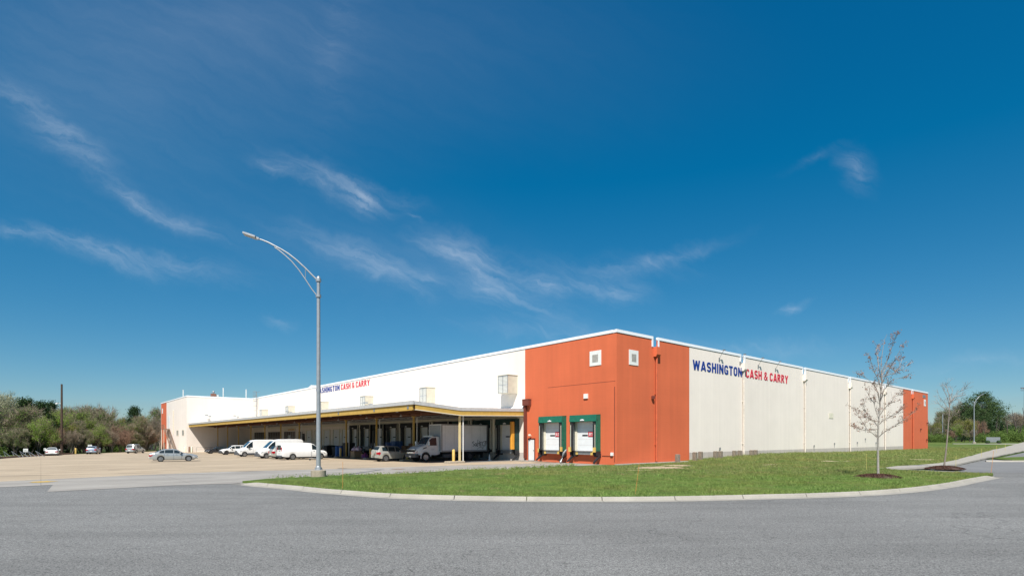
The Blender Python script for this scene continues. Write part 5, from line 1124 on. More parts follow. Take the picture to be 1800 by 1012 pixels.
# ================================================================== VEHICLES
def interp(pl, x):
    if x <= pl[0][0]: return pl[0][1]
    for (a, b), (c, d) in zip(pl, pl[1:]):
        if x <= c: t = (x - a) / max(1e-6, c - a); return b + (d - b) * t
    return pl[-1][1]
class Body:
    def __init__(s, L, W, top, belt, wheels, R_, sill=.26, wr=.58, taper=.16, endl=.8, bow=0.0):
        s.L, s.W, s.top, s.belt, s.wheels, s.R, s.sill, s.wr, s.taper, s.endl = L, W, top, belt, wheels, R_, sill, wr, taper, endl
        s.gmax = max(interp(top, x) - interp(belt, x) for x in np.linspace(0, L, 60))
    def sec(s, x):
        nf = min(x, s.L - x); k = max(0, 1 - nf / s.endl); hw = s.W / 2 * (1 - s.taper * k * k)
        z0 = s.sill + .10 * max(0, 1 - nf / .5); Ra = s.R * 1.13
        for cx in s.wheels:
            d = abs(x - cx)
            if d < Ra: z0 = max(z0, s.R + math.sqrt(Ra * Ra - d * d) * .98)
        zb, zt = interp(s.belt, x), interp(s.top, x); zb = min(zb, zt - .004); g = zt - zb; kk = min(1, g / (s.gmax * .98))
        re = (hw * .93) * (1 - kk) + s.wr * kk
        z0 = min(z0, zb - .03); h = zb - z0
        return [(hw * .95, z0), (hw * .995, z0 + .25 * h), (hw, z0 + .6 * h), (hw * .985, z0 + .88 * h), (hw * .95, zb), (re, zt - min(.06, g * .4)), (re - .07, zt - min(.015, g * .1)), (re * .5, zt + .015), (0, zt + .02)]
    def xs(s):
        a = set(round(float(v), 4) for v in np.linspace(0, s.L, 46)); Ra = s.R * 1.13
        for cx in s.wheels:
            for q in np.linspace(-1, 1, 15): a.add(round(cx + Ra * math.sin(q * math.pi / 2), 4))
            a.add(round(cx - Ra * 1.001, 4)); a.add(round(cx + Ra * 1.001, 4))
        for x, _ in s.top + s.belt: a.add(round(x, 4))
        return sorted(v for v in a if 0 <= v <= s.L)
    def P(s, x, y, z): return (s.L / 2 - x, y, z)
    def mesh(s):
        mb = MB(); xs = s.xs(); vs = []; n = 9; m = 2 * n - 1
        for x in xs:
            sc_ = s.sec(x); row = [s.P(x, y, z) for y, z in sc_] + [s.P(x, -y, z) for y, z in sc_[-2::-1]]; vs += row
        fs = []
        for i in range(len(xs) - 1):
            for j in range(m - 1): fs.append((i * m + j, i * m + j + 1, (i + 1) * m + j + 1, (i + 1) * m + j))
        fs.append(tuple(range(m))); fs.append(tuple((len(xs) - 1) * m + j for j in range(m)))
        return mb.add(vs, fs)
    def side_glass(s, x0, x1, side, lo=.10, hi=.93, n=10):
        mb = MB(); vs = []; fs = []
        for x in np.linspace(x0, x1, n):
            c = s.sec(x); a, b = c[4], c[5]
            for t in (lo, hi): y = a[0] + (b[0] - a[0]) * t; z = a[1] + (b[1] - a[1]) * t; vs.append(s.P(x, side * (y + .012), z))
        for i in range(n - 1): fs.append((2 * i, 2 * i + 1, 2 * i + 3, 2 * i + 2))
        return mb.add(vs, fs)
    def cross_glass(s, x0, x1, fwd=1, n=8, wf=.96):
        mb = MB(); vs = []; fs = []; cols = (-1, -.5, 0, .5, 1)
        for x in np.linspace(x0, x1, n):
            c = s.sec(x); e, f_, h = c[6], c[7], c[8]
            for q in cols:
                aq = abs(q); y = e[0] * aq * wf if aq == 1 else f_[0] * (aq / .5); z = e[1] if aq == 1 else (f_[1] if aq == .5 else h[1])
                vs.append((s.L / 2 - x + fwd * .012, math.copysign(y, q) if q else 0, z + .012))
        m = len(cols)
        for i in range(n - 1):
            for j in range(m - 1): fs.append((i * m + j, i * m + j + 1, (i + 1) * m + j + 1, (i + 1) * m + j))
        return mb.add(vs, fs)
def wheel(parent, x, y, R_, w, side, rim='rim', spokes=5, rr=.64):
    t = MB().lathe([(R_ * .3, -w / 2), (R_ * .62, -w / 2), (R_ * .93, -w / 2), (R_, -w * .36), (R_, w * .36), (R_ * .93, w / 2), (R_ * .66, w / 2), (R_ * .60, w * .30), (.01, w * .28)], 28, 'y', (x, y, R_))
    o = MB(); o.v = [(a, y + (b - y) * side, c) for a, b, c in t.v]; o.f = t.f; wh = o.build('wheel', 'tyre', parent, 35)
    mb = MB(); yo = y + side * (w * .44)
    ring = MB().lathe([(R_ * rr, -.02), (R_ * rr, .03), (R_ * rr * .88, .03), (R_ * rr * .88, -.02)], 28, 'y', (x, yo, R_)); mb.add(ring.v, ring.f)
    hub = MB().lathe([(R_ * .17, -.02), (R_ * .17, .03), (.01, .035)], 12, 'y', (x, yo, R_)); mb.add([(a, yo + (b - yo) * side, c) for a, b, c in hub.v], hub.f)
    for k in range(spokes):
        a = 2 * math.pi * k / spokes + .3; mtx = Matrix.Translation((x, yo, R_)) @ Matrix.Rotation(a, 4, 'Y')
        wd = R_ * .62 / spokes if spokes > 3 else .1
        mb.box(R_ * .12, R_ * rr * .92, -.02, .02, -wd, wd, mtx)
    mb.build('rim', rim, wh)
def vehicle(name, label, cat, B, paint, loc, heading, side_w, ws, rw, lights='sedan', group=None, van=False, rim='rim', lower=None, rear_glass=None, spare=False, plate=True, grille='plastic', face=True):
    t = empty(name, (loc[0], loc[1], Z0(*loc) + .012), heading, label, cat, group)
    B.mesh().build('body', paint, t, 32)
    L, hw = B.L, B.W / 2
    MB().box(-L / 2 + .35, L / 2 - .35, -hw + .30, hw - .30, .20, min(.75, B.R * 2)).build('underbody', 'dark', t)
    for i, (a, b) in enumerate(side_w):
        for sd in (1, -1): B.side_glass(a, b, sd).build('window', 'glass', t)
    if ws: B.cross_glass(*ws).build('windscreen', 'glass_blue', t)
    if rw: B.cross_glass(rw[0], rw[1], -1).build('rear_window', 'glass', t)
    for cx in B.wheels:
        for sd in (1, -1): wheel(t, L / 2 - cx, sd * (hw - .13), B.R, .22, sd, rim)
    c0, c1 = B.sec(.12), B.sec(L - .12)
    zf = interp(B.top, .1); zr = interp(B.belt, L - .15)
    # front: grille, headlights, plate; rear: lights, plate, bumper
    if face:
        MB().box(L / 2 - .04, L / 2 + .02, -hw * .45, hw * .45, zf - .30, zf - .10).build('grille', grille, t)
        MB().box(L / 2 - .05, L / 2 + .025, -hw * .62, hw * .62, .34, .48).build('air_intake', 'plastic', t)
    for sd in (1, -1):
        y0_, y1_ = sorted((sd * hw * .52, sd * hw * .86)); mb = MB()
        mb.prism([(L / 2 - .34, zf - .06), (L / 2 + .012, zf - .18), (L / 2 + .012, zf - .30), (L / 2 - .30, zf - .20)], y0_, y1_); mb.build('headlight', 'lamp_clear', t)
        yy = B.sec(.45)[2][0]; a, b = sorted((sd * (yy - .02), sd * (yy + .012))); MB().prism([(L / 2 - .62, zf - .05), (L / 2 - .30, zf - .14), (L / 2 - .30, zf - .26), (L / 2 - .5, zf - .2)], a, b).build('headlight', 'lamp_clear', t)
        y0_, y1_ = sorted((sd * hw * (.55 if not van else .70), sd * hw * .88))
        if van: MB().box(-L / 2 - .02, -L / 2 + .05, y0_, y1_, 1.05, 1.55).build('tail_light', 'lamp_red', t)
        elif lights == 'suv': 
            MB().box(-L / 2 - .02, -L / 2 + .25, y0_, y1_, zr - .22, zr + .02).build('tail_light', 'lamp_red', t)
            yy = B.sec(L - .3)[3][0]; a, b = sorted((sd * (yy - .02), sd * (yy + .014))); MB().prism([(-L / 2 + .1, zr - .30), (-L / 2 + .42, zr - .16), (-L / 2 + .40, zr - .02), (-L / 2 + .12, zr + .06)], a, b).build('tail_light', 'lamp_red', t)
        else:
            MB().box(-L / 2 - .02, -L / 2 + .2, y0_, y1_, zr - .24, zr - .06).build('tail_light', 'lamp_red', t)
            yy = B.sec(L - .3)[3][0]; a, b = sorted((sd * (yy - .02), sd * (yy + .014))); MB().prism([(-L / 2 + .1, zr - .24), (-L / 2 + .42, zr - .13), (-L / 2 + .38, zr - .04), (-L / 2 + .12, zr - .05)], a, b).build('tail_light', 'lamp_red', t)
        # mirrors, handles
        xm = L / 2 - side_w[0][0] - .28; yb = B.sec(side_w[0][0] + .3)[4][0]; zb = interp(B.belt, side_w[0][0] + .3); hgt = .2 if not van else .34
        a, b = sorted((sd * (yb + .02), sd * (yb + .24))); MB().bbox(xm - .08, xm + .08, a, b, zb + .02, zb + .02 + hgt, .03).build('mirror', 'plastic' if van else paint, t)
        for k, (a0, b0) in enumerate(side_w[:2]):
            xh = L / 2 - b0 + .14; yh = B.sec(b0 - .1)[3][0]; a, b = sorted((sd * (yh - .01), sd * (yh + .035))); zh = interp(B.belt, b0) - .12; MB().box(xh, xh + .18, a, b, zh, zh + .035).build('door_handle', 'plastic' if van else 'chrome', t)
        # door shut lines
        mb = MB()
        for xc in [side_w[0][0] + .18] + [b0 + .05 for a0, b0 in side_w[:2]]:
            cs = B.sec(xc)
            for (ya, za), (yb_, zb_) in zip(cs[0:4], cs[1:5]): mb.add([(L / 2 - xc - .008, sd * (ya + .006), za), (L / 2 - xc + .008, sd * (ya + .006), za), (L / 2 - xc + .008, sd * (yb_ + .006), zb_), (L / 2 - xc - .008, sd * (yb_ + .006), zb_)], [(0, 1, 2, 3)])
        mb.build('door_seam', 'plastic', t)
        # arch lips
        mb = MB()
        for cx in B.wheels:
            pts = []
            for q in np.linspace(-.98, .98, 15):
                dx = B.R * 1.13 * math.sin(q * math.pi / 2); c = B.sec(cx + dx); pts.append((L / 2 - cx - dx, sd * (c[0][0] + .012), c[0][1] + .01))
            mb.tube(pts, .022, 4)
        mb.build('arch_lip', lower or 'plastic', t)
        if lower:
            mb = MB(); xa = B.wheels[0] + B.R * 1.2; xb = B.wheels[-1] - B.R * 1.2; yy = B.sec((xa + xb) / 2)[1][0]; a, b = sorted((sd * (yy - .05), sd * (yy + .02))); MB().box(L / 2 - xb, L / 2 - xa, a, b, B.sill, B.sill + .22).build('side_skirt', lower, t)
    if lower or van:
        MB().bbox(L / 2 - .32, L / 2 + .06, -hw * .93, hw * .93, .28, .74, .09).build('front_bumper', lower or 'bumper_grey', t)
        MB().bbox(-L / 2 - .12, -L / 2 + .06, -hw * .92, hw * .92, .36, .56, .04).build('rear_bumper', lower or 'bumper_grey', t)
    if plate: MB().box(-L / 2 - .03, -L / 2 + .02, -.2, .2, zr - .42 if not van else .85, zr - .28 if not van else .98).build('number_plate', 'metal_white', t)
    if rear_glass:
        z0_, z1_ = rear_glass
        for sd in (1, -1): a, b = sorted((sd * .04, sd * hw * .66)); MB().box(-L / 2 - .015, -L / 2 + .02, a, b, z0_, z1_).build('rear_window', 'glass', t)
        MB().box(-L / 2 - .012, -L / 2 + .01, -.012, .012, .6, z1_ + .1).build('door_seam', 'plastic', t); MB().box(-L / 2 - .03, -L / 2, -.16, -.04, 1.0, 1.16).build('door_handle', 'plastic', t)
    if spare: 
        MB().lathe([(.34, 0), (.35, .05), (.33, .18), (.25, .22), (.01, .23)], 24, 'x', (-L / 2 - .2, 0, .98)).build('spare_wheel', paint, t, 35).scale = (1, 1, 1)
    return t
def sedan(L=4.8): 
    k = L / 4.8
    return Body(L, 1.80, [(0, .52), (.06, .68), (.5 * k, .82), (1.35 * k, .94), (2.15 * k, 1.38), (2.6 * k, 1.45), (3.2 * k, 1.44), (3.6 * k, 1.36), (4.25 * k, 1.06), (4.7 * k, 1.02), (L, .84)], [(0, .50), (.08, .62), (1.2 * k, .89), (3.0 * k, .94), (4.3 * k, .98), (L, .82)], (.95 * k, 3.70 * k), .325, wr=.60)
def suv(L=4.5, H=1.68): 
    k = L / 4.5
    return Body(L, 1.84, [(0, .6), (.07, .80), (.45 * k, .98), (1.15 * k, 1.08), (1.85 * k, H - .07), (2.3 * k, H), (3.6 * k, H), (4.1 * k, H - .07), (4.42 * k, 1.20), (L, .92)], [(0, .58), (.1, .76), (1.05 * k, 1.00), (2.8 * k, 1.05), (4.2 * k, 1.12), (L, .9)], (.88 * k, 3.52 * k), .36, wr=.64, sill=.32)
def tallvan(): return Body(5.95, 2.0, [(0, .7), (.05, .98), (.35, 1.16), (.95, 1.36), (1.75, 2.18), (2.2, 2.50), (2.8, 2.58), (5.2, 2.60), (5.75, 2.56), (5.9, 2.45), (5.95, 2.2)], [(0, .62), (.1, .9), (.9, 1.18), (1.4, 1.30), (5.9, 1.34), (5.95, 1.3)], (1.0, 4.55), .36, sill=.34, wr=.84, taper=.10, endl=.6)
def cargovan(): return Body(5.65, 2.0, [(0, .7), (.05, .95), (.35, 1.10), (.9, 1.16), (1.6, 1.88), (1.95, 2.03), (2.5, 2.08), (5.1, 2.08), (5.5, 2.04), (5.62, 1.9), (5.65, 1.7)], [(0, .62), (.1, .9), (.85, 1.10), (1.2, 1.16), (5.6, 1.22), (5.65, 1.2)], (.85, 4.32), .36, sill=.36, wr=.78, taper=.08, endl=.5)
FW = ANG + math.pi   # nose towards the yard
def centre(B, s_near, p_wheel, wheel_i, nose_out, cars=None):
    """loc of a vehicle parked square to the docks: near flank at s_near, given wheel at p"""
    off = B.L / 2 - B.wheels[wheel_i]            # wheel position ahead of the centre
    p = p_wheel - off if nose_out else p_wheel + off
    return L2W(-p, s_near + B.W / 2)
B = sedan(); hx, hy = math.cos(R(34)), math.sin(R(34)); rwx, rwy = -.6385 * 62.6 , 62.6
ofs = B.wheels[1] - B.L / 2; cx_, cy_ = rwx + hx * ofs - hy * .9, rwy + hy * ofs + hx * .9
vehicle('parked_car', 'silver sedan standing side-on alone in the open yard', 'car', B, 'paint_silver', (cx_, cy_), R(34), ((1.50, 2.40), (2.48, 3.30), (3.36, 3.82)), (1.42, 2.1), (3.62, 4.22), group='cars in the yard')
B = sedan(4.7); vehicle('parked_car', 'dark grey sedan under the canopy end beside the white crossover', 'car', B, 'paint_dark', centre(B, 90.5, 14.2, 0, True), FW, ((1.50, 2.40), (2.48, 3.30), (3.36, 3.75)), (1.42, 2.05), (3.6, 4.15), group='cars in the yard', rim='rim_dark')
B = suv(4.6, 1.68); vehicle('parked_car', 'white crossover nose-out between the dark sedan and the vans', 'car', B, 'paint_white', centre(B, 76, 14.8, 0, True), FW, ((1.40, 2.30), (2.38, 3.20), (3.28, 3.95)), (1.2, 1.85), (4.12, 4.4), 'suv', group='cars in the yard', rim='rim_dark', lower='plastic')
B = suv(4.9, 1.72); vehicle('parked_car', 'silver minivan with red tail lights squeezed between two white vans', 'car', B, 'paint_champagne', centre(B, 40.6, 16.7, 1, False), ANG, ((1.45, 2.4), (2.48, 3.4), (3.5, 4.3)), (1.25, 1.95), (4.40, 4.75), 'suv', group='cars in the yard')
B = suv(4.3, 1.70); vehicle('parked_car', 'silver hatchback with covered spare wheel parked beside the box truck', 'car', B, 'paint_champagne', centre(B, 22.2, 11.6, 1, False), ANG, ((1.35, 2.15), (2.22, 3.0), (3.08, 3.75)), (1.12, 1.75), (3.95, 4.18), 'suv', group='cars in the yard', spare=True)
B = tallvan(); tv = vehicle('delivery_van', 'white high-roof van nose-out, the left one of the pair', 'van', B, 'paint_white', centre(B, 58.3, 16.4, 0, True), FW, ((1.25, 2.15),), (1.02, 1.95), None, van=True, group='white high-roof vans', lower='bumper_grey', grille='bumper_grey')
MB().box(B.L / 2 - .9, B.L / 2 - .2, -.5, .5, 1.30, 1.31)
tv2 = copy_tree(tv); c = centre(B, 45.6, 17.0, 0, True); tv2.location = (*c, Z0(*c)); tv2['label'] = 'white high-roof van nose-out, behind the white cargo van'
B = cargovan(); cv = vehicle('cargo_van', 'white low-roof cargo van with rear to the yard behind the lamp pole', 'van', B, 'paint_white', centre(B, 36.6, 16.6, 1, False), ANG, ((1.05, 1.95),), (.95, 1.6), None, van=True, rear_glass=(1.25, 1.78), grille='chrome')
mb = MB()
for sd in (1, -1):
    for xc in (2.15, 3.25): mb.box(B.L / 2 - xc - .01, B.L / 2 - xc + .01, sd * 1.0 - .004, sd * 1.0 + .004, .42, 1.95)
# cars backed against the wood, seen from behind
for k, (px, py, B, paint, lab, lt) in enumerate(((90.5, 800.5, sedan(4.7), 'paint_white', 'white sedan parked nose to the wood at the far left', 'sedan'), (160, 798, suv(4.4, 1.6), 'paint_bluegrey', 'blue-grey hatchback parked nose to the wood by the sign boards', 'suv'), (227.5, 796.6, suv(4.7, 1.95), 'paint_silver', 'silver crossover parked nose to the grass near the bin enclosure', 'suv'))):
    X, Y = G(px, py); hd = math.atan2(Y, X) - .06 + (-.42 if k == 2 else -.12 if k == 1 else 0); X += math.cos(hd) * B.L / 2; Y += math.sin(hd) * B.L / 2
    L = B.L; vehicle('parked_car', lab, 'car', B, paint, (X, Y), hd, ((1.5, 2.4), (2.48, 3.3)) , (1.42, 2.0) if lt == 'sedan' else (1.15, 1.8), (3.62 * L / 4.8, 4.18 * L / 4.8) if lt == 'sedan' else (4.15 * L / 4.5, 4.40 * L / 4.5), lt, group='cars parked against the wood')
# box truck
TK = empty('box_truck', (*L2W(-6.05, 19.45), -.055), FW, 'white box truck with graffiti on its side backed to the docks', 'truck')
B = Body(3.05, 2.15, [(0, 1.0), (.04, 1.35), (.5, 1.62), (1.25, 1.80), (1.75, 2.55), (2.05, 2.72), (2.95, 2.74), (3.05, 2.70)], [(0, .95), (.06, 1.25), (1.0, 1.62), (1.35, 1.68), (3.05, 1.70)], (.0 - 9, 9), .5, sill=.72, wr=.86, taper=.16, endl=.7)
B.wheels = (1.15,); B.R = .50
cab = B.mesh(); sh = 4.05 - 3.05 / 2
def moved(mb, dx=0, dz=0): mb.v = [(a + dx, b, c + dz) for a, b, c in mb.v]; return mb
moved(cab, sh).build('cab', 'paint_white', TK, 32)
for sd in (1, -1):
    moved(B.side_glass(1.45, 2.55, sd, .05, .9), sh).build('window', 'glass', TK)
    a, b = sorted((sd * 1.02, sd * 1.09)); MB().box(4.05 - 1.9, 4.05 - 1.45, a, b, 1.42, 1.56).build('vent', 'dark', TK) if False else MB().prism([(4.05 - 1.3, 1.50), (4.05 - .75, 1.36), (4.05 - .85, 1.48), (4.05 - 1.2, 1.58)], a - .0, b).build('vent', 'dark', TK)
    MB().tube([(4.05 - 1.5, sd * 1.0, 2.0), (4.05 - 1.35, sd * 1.35, 2.05)], .025, 5).bbox(4.05 - 1.42, 4.05 - 1.30, sd * 1.35 - .1, sd * 1.35 + .1, 1.75, 2.2, .03).build('mirror', 'paint_white', TK)
    a, b = sorted((sd * .5, sd * .98)); MB().prism([(4.05 - .42, 1.30), (4.05 - .02, 1.12), (4.05 + .01, .92), (4.05 - .30, .96)], a, b).build('headlight', 'lamp_clear', TK)
    MB().tube([(4.05 - 1.15 + .62 * math.cos(q), sd * 1.08, .5 + .66 * math.sin(q)) for q in np.linspace(-.2, 3.0, 12)], .05, 5).build('wheel_arch', 'paint_white', TK)
    MB().bbox(-1.2, .6, min(sd * .7, sd * 1.05), max(sd * .7, sd * 1.05), .42, .80, .05).build('fuel_tank', 'bumper_grey', TK)
moved(B.cross_glass(1.28, 1.80), sh).build('windscreen', 'glass_blue', TK)
MB().prism([(-.75, .90), (.75, .90), (.95, 1.36), (-.95, 1.36)], 4.05 - .03, 4.05 + .06, 'x').build('grille_surround', 'chrome', TK)
mb = MB()
for k in range(6): mb.box(4.056, 4.0575, -.62, .62, .95 + k * .06, .98 + k * .06)
mb.build('grille', 'dark', TK); MB().box(4.0575, 5.40, -.1, .1, 1.05, 1.28).build('emblem', 'dark', TK)
MB().bbox(4.05 - .25, 4.05 + .14, -1.12, 1.12, .50, .86, .06).build('bumper', 'bumper_grey', TK); MB().box(4.19, 4.21, -.2, .2, .52, .66).build('number_plate', 'metal_white', TK)
MB().box(4.05 - 2.2, 4.05 - 2.0, -.85, .85, 2.70, 2.80).build('marker_lights', 'lamp_clear', TK)
bx0, bx1 = -5.25, .62
cg = MB().box(bx0, bx1 + .45, -1.22, 1.22, 1.05, 4.05).build('cargo_box', 'box_white', TK)
MB().box(bx1 + .451, bx1 + .47, -1.12, 1.12, 1.15, 3.95).build('front_panel', 'galv', cg)
mb = MB()
for sd in (1, -1):
    y = sd * 1.22; y0_, y1_ = sorted((y, y + sd * .025)); mb.box(bx0, bx1 + .45, y0_, y1_, 3.93, 4.07).box(bx0, bx1 + .45, y0_, y1_, 1.03, 1.20).box(bx0, bx0 + .12, y0_, y1_, 1.2, 3.93).box(bx1 + .3, bx1 + .47, y0_, y1_, 1.2, 3.93)
    for k in range(5): xx = bx0 + 1.0 + k * 1.2; mb.box(xx, xx + .012, min(y, y + sd * .008), max(y, y + sd * .008), 1.2, 3.93)
mb.build('trim_rail', 'galv', cg)
MB().box(bx0 - .03, bx0, -1.05, 1.05, 1.2, 3.85).build('rear_door', 'door_white', cg)
MB().box(bx0 + .2, 3.4, -.45, .45, .62, 1.02).build('chassis', 'dark', TK); MB().box(bx0 + .1, bx1, -1.0, 1.0, .92, 1.03).build('cross_sills', 'dark', TK)
for sd in (1, -1):
    wheel(TK, 4.05 - 1.15, sd * .93, .50, .27, sd, 'rim', 6, .58); wheel(TK, -2.85, sd * .93, .50, .46, sd, 'rim_dark', 6, .55); wheel(TK, -2.85, sd * .50, .50, .24, -sd, 'rim_dark', 3, .5)
    MB().box(bx0 + .6, bx0 + .64, sd * .93 - .25, sd * .93 + .25, .3, .95).build('mud_flap', 'dark', TK)
# graffiti tag on the near flank: the truck's nose points to -x of the docks, its near side is +y local
gf = MB()
def stroke(pts, w=.055):
    for a, b in zip(pts, pts[1:]):
        a, b = Vector((a[0], a[1])), Vector((b[0], b[1])); d = (b - a); 
        if d.length < 1e-4: continue
        n_ = Vector((-d.y, d.x)).normalized() * w / 2; e_ = d.normalized() * w * .4; a = a - e_; b = b + e_
        q = [a - n_, a + n_, b + n_, b - n_]; gf.add([(bx0 + 2.15 - v.x, 1.262, 1.35 + v.y) for v in q], [(0, 1, 2, 3)])
S_ = lambda pts, dx: [(x + dx, y) for x, y in pts]
stroke(S_([(.25, .75), (.1, .8), (.0, .68), (.12, .55), (.25, .48), (.22, .32), (.05, .3)], .0)); stroke(S_([(.0, .4), (.12, .3), (.3, .45), (.2, .62), (.05, .55), (0, .4)], .32)); stroke(S_([(.2, .42), (.36, .24)], .32))
stroke(S_([(.02, .25), (.05, 1.0)], .72)); stroke(S_([(.0, .55), (.3, .62)], .72)); stroke(S_([(.27, .3), (.3, .85)], .72)); stroke(S_([(.28, .75), (.02, .7), (.04, .3), (.28, .32)], 1.08)); stroke(S_([(.03, .52), (.22, .54)], 1.08))
stroke(S_([(.3, .8), (.08, .75), (0, .5), (.1, .3), (.32, .34)], 1.4)); stroke(S_([(.0, .8), (.3, .85), (.05, .62), (.32, .66)], 1.72)); stroke(S_([(.05, .5), (.25, .52)], 1.72)); stroke(S_([(.0, .3), (.2, .34)], 1.72))
stroke(S_([(.4, -.05), (.6, .1), (.9, .16), (1.3, .1), (1.0, .0), (1.25, -.05)], .3), .028)
gf.build('graffiti', 'dark', cg)
MB().box(4.05 - 2.2, 4.05 - 1.8, 1.078, 1.082, 1.35, 1.37).box(4.05 - 2.15, 4.05 - 1.85, 1.078, 1.082, 1.26, 1.28).build('door_lettering', 'steel', TK)

# ================================================================== GOODS UNDER THE CANOPY
def local(name, x, y, label, cat, group=None, rz=0.0, dz=0.0):
    X, Y = L2W(x, y); return empty(name, (X, Y, Z0(X, Y) + .02 + dz), ANG + rz, label, cat, group)
for k, (x, y) in enumerate(((-8.0, 43.6), (-7.2, 43.9), (-7.9, 42.6))):
    o = local('plastic_drum', x, y, ('blue plastic drum standing nearest the cargo van', 'blue plastic drum at the back of the three', 'blue plastic drum nearest the bollard')[k], 'drum', 'blue drums under the canopy')
    MB().lathe([(.28, 0), (.32, .04), (.31, .5), (.33, .52), (.31, .55), (.31, 1.1), (.33, 1.12), (.31, 1.15), (.30, 1.55), (.24, 1.62), (.02, 1.62)], 18).build('shell', 'blue_drum', o, 35); MB().lathe([(.34, 1.58), (.34, 1.64), (.02, 1.65)], 18).build('lid', 'dark', o)
for k, (x, y, w, h) in enumerate(((-7.5, 40.9, 1.4, 2.1), (-6.9, 46.3, 1.2, 1.5), (-5.6, 52, 1.6, 1.7))):
    o = local('wheeled_bin', x, y, ('tall black wheeled bin beside the blue drums', 'black wheeled bin behind the cargo van bonnet', 'black wheeled bin deep in the shade')[k], 'bin', 'wheeled bins under the canopy')
    MB().prism([(-w / 2 + .12, .15), (w / 2 - .12, .15), (w / 2, h - .2), (-w / 2, h - .2)], -.5, .5).build('tub', 'black_pad', o); MB().prism([(-w / 2 - .04, h - .2), (w / 2 + .04, h - .2), (w / 2, h - .08), (0, h), (-w / 2, h - .1)], -.54, .54).build('lid', 'plastic', o)
    for sy in (-.4, .4): MB().lathe([(.12, -.04), (.12, .04)], 10, 'y', (-w / 2 + .15, sy, .12)).build('wheel', 'tyre', o)
def carton(x, y, w, d, h, label, z=0.0, m='cardboard', rz=0.0):
    o = local('carton', x, y, label, 'box', 'cartons under the canopy', rz, z); MB().bbox(-w / 2, w / 2, -d / 2, d / 2, 0, h, .015).build('sides', m, o); MB().box(-w / 2, w / 2, -.03, .03, h, h + .006).build('tape', 'cream', o)
carton(-8.6, 36.2, 1.1, 1.0, .95, 'large brown carton under a heap of pink bags', rz=.1); carton(-8.1, 34.8, .8, .7, .6, 'small brown carton beside the red bags', rz=-.2); carton(-7.4, 37.2, .9, .8, .7, 'brown carton at the back of the heap', rz=.3)
def sack(x, y, z, r, m, label):
    o = local('plastic_bag', x, y, label, 'bag', 'bags heaped on the cartons', 0, z); rs = random.Random(int(x * 100 + y * 10)); vs = MB().lathe([(r * .5, 0), (r, r * .35), (r * .9, r * .9), (r * .45, r * 1.2), (r * .12, r * 1.35), (r * .25, r * 1.55)], 12); vs.v = [(a * rs.uniform(.8, 1.2), b * rs.uniform(.8, 1.2), c * rs.uniform(.92, 1.08)) for a, b, c in vs.v]; vs.build('skin', m, o)
sack(-8.7, 36.5, .95, .38, 'bag_pink', 'pink and white bag on the large carton, left one'); sack(-8.4, 35.9, .95, .42, 'bag_pink', 'pink and white bag on the large carton, right one'); sack(-8.3, 34.2, 0, .5, 'bag_red', 'red and blue bag on the ground right of the cartons'); sack(-8.6, 33.6, 0, .38, 'bag_red', 'smaller red bag nearest the wire cage')
def cage(x, y, w, h, label):
    o = local('wire_cage', x, y, label, 'cage trolley', 'wire cage trolleys under the canopy')
    for sx in (-w / 2, w / 2):
        for sy in (-.5, .5): MB().tube([(sx, sy, .1), (sx, sy, h)], .03, 5).build('upright', 'galv', o)
    mb = MB()
    for zz in np.arange(.3, h + .01, .3):
        mb.tube([(-w / 2, -.5, zz), (w / 2, -.5, zz)], .012, 4).tube([(-w / 2, .5, zz), (w / 2, .5, zz)], .012, 4).tube([(-w / 2, -.5, zz), (-w / 2, .5, zz)], .012, 4)
    mb.build('mesh_panel', 'galv', o); MB().box(-w / 2, w / 2, -.5, .5, .16, .2).build('deck', 'steel', o)
    MB().bbox(-w / 2 + .1, w / 2 - .1, -.4, .4, .21, h * .6, .04).build('load', 'paint_dark', o)
cage(-7.3, 31.9, 1.2, 2.0, 'empty-topped wire cage trolley right of the cartons'); cage(-7.0, 33.4, 1.2, 2.0, 'wire cage trolley behind the red bags'); cage(-6.2, 38.4, 1.2, 1.7, 'wire cage trolley behind the yellow bollard')
def palletstack(x, y, n, m, label, w=1.2, lvl=.15):
    o = local('pallet_stack', x, y, label, 'pallets', 'pallet stacks under the canopy')
    for k in range(n):
        mb = MB(); z = k * lvl
        for j in range(5): mb.box(-w / 2 + j * w / 5 + .02, -w / 2 + (j + 1) * w / 5 - .03, -.5, .5, z + .10, z + .125)
        for yy in (-.45, 0, .45): mb.box(-w / 2, w / 2, yy - .04, yy + .04, z, z + .10)
        mb.build('pallet', m, o)
palletstack(-5.0, 27.2, 13, 'crate_wood', 'tall stack of brown wooden pallets above the silver hatchback', 1.4); palletstack(-5.2, 25.6, 12, 'crate_wood', 'brown pallet stack nearest the truck bonnet', 1.4); palletstack(-5.0, 28.9, 11, 'crate_wood', 'brown pallet stack left of the tallest one', 1.4)
palletstack(-5.4, 31.2, 15, 'blue_drum', 'tall stack of blue pallets, right one'); palletstack(-5.2, 33.0, 14, 'blue_drum', 'tall stack of blue pallets, left one')
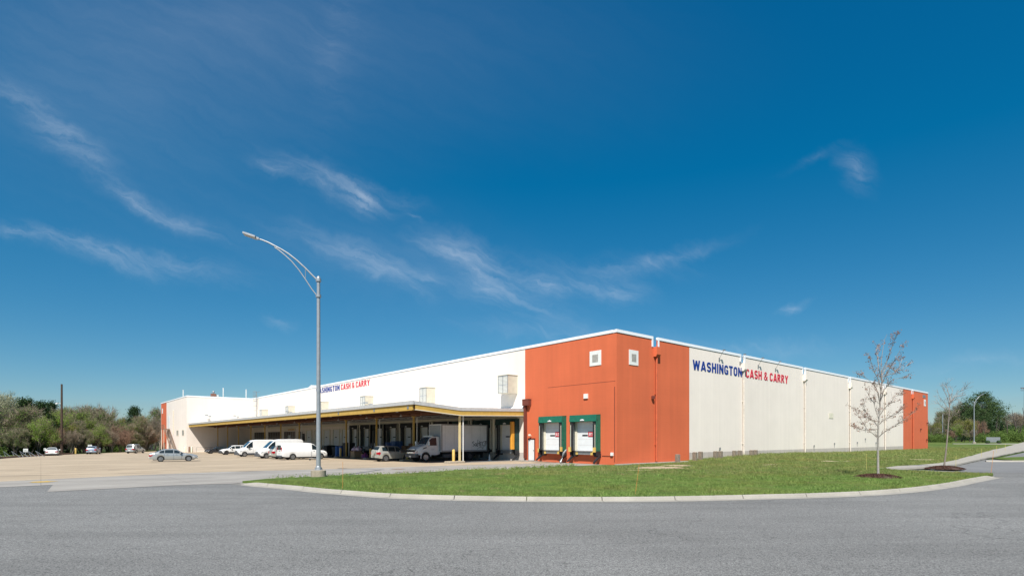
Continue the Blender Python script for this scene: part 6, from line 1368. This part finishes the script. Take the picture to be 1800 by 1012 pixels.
# hand trolley in front of the cargo van
X, Y = -24.1, 65.6; t = empty('hand_trolley', (X, Y, Z0(X, Y) + .012), R(20), 'small grey flatbed hand trolley in front of the white cargo van', 'trolley')
MB().box(-.1, .95, -.3, .3, .22, .27).build('deck', 'steel', t); MB().tube([(.15, -.28, .25), (.15, -.28, 1.0), (.15, .28, 1.0), (.15, .28, .25)], .025, 6).tube([(.85, -.28, .25), (.85, -.28, .95), (.85, .28, .95), (.85, .28, .25)], .025, 6).tube([(.15, -.28, .6), (.85, -.28, .6)], .02, 5).build('handle', 'steel', t)
for a in (0, .85):
    for b in (-.25, .25): MB().lathe([(.1, -.025), (.1, .025)], 10, 'y', (a, b, .1)).build('wheel', 'tyre', t)
# orange cone and clutter right of the truck
o = local('traffic_cone', -2.3, 15.9, 'white traffic cone below the right-hand dock door', 'cone'); MB().box(-.18, .18, -.18, .18, 0, .03).lathe([(.13, .03), (.03, .7), (.01, .7)], 12).build('cone', 'metal_white', o)
# turf spilling over the kerb
r2 = np.random.RandomState(18); cen = []
for i in range(1, len(kc) - 1):
    for k in range(26):
        q = kin[i].lerp(kin[i + 1], r2.uniform()) if i + 1 < len(kin) else kin[i]; nrm = (kc[i] - kin[i]).normalized(); q = q + nrm * abs(r2.normal(0, .035)); cen.append((q.x, q.y, .15))
cen = np.array(cen); n = len(cen); h = r2.uniform(.02, .075, (n, 1)); a = r2.uniform(0, 6.28, n); w = .012
V = np.zeros((n, 3, 3)); V[:, 0] = cen - np.stack([np.cos(a) * w, np.sin(a) * w, 0 * a], 1); V[:, 1] = cen + np.stack([np.cos(a) * w, np.sin(a) * w, 0 * a], 1); V[:, 2] = cen + np.concatenate([r2.normal(0, .03, (n, 2)), h], 1)
tag(numpy_mesh('grass_fringe', V, 3, 'blades'), 'ragged turf edge growing over the kerb', kind='stuff')
# small weeds and stones along the paved edge so that it is not clean
r2 = np.random.RandomState(8); edge = [(5.6, 49.3), (2.5, 45.9), (0, 43.4), (-3.7, 40.9), (-7.5, 36.4), (-10.7, 34.9), (-14.2, 31.6)]; cen = []
for (a, b) in zip(edge, edge[1:]):
    for k in range(60): q = r2.uniform(); cen.append((a[0] + (b[0] - a[0]) * q + r2.normal(0, .16), a[1] + (b[1] - a[1]) * q + r2.normal(0, .16), .06))
V = leafquads(r2, cen, 22, .09, .04); o = numpy_mesh('weeds', V, 4, 'blades'); tag(o, 'ragged weeds along the back edge of the lawn', kind='stuff')
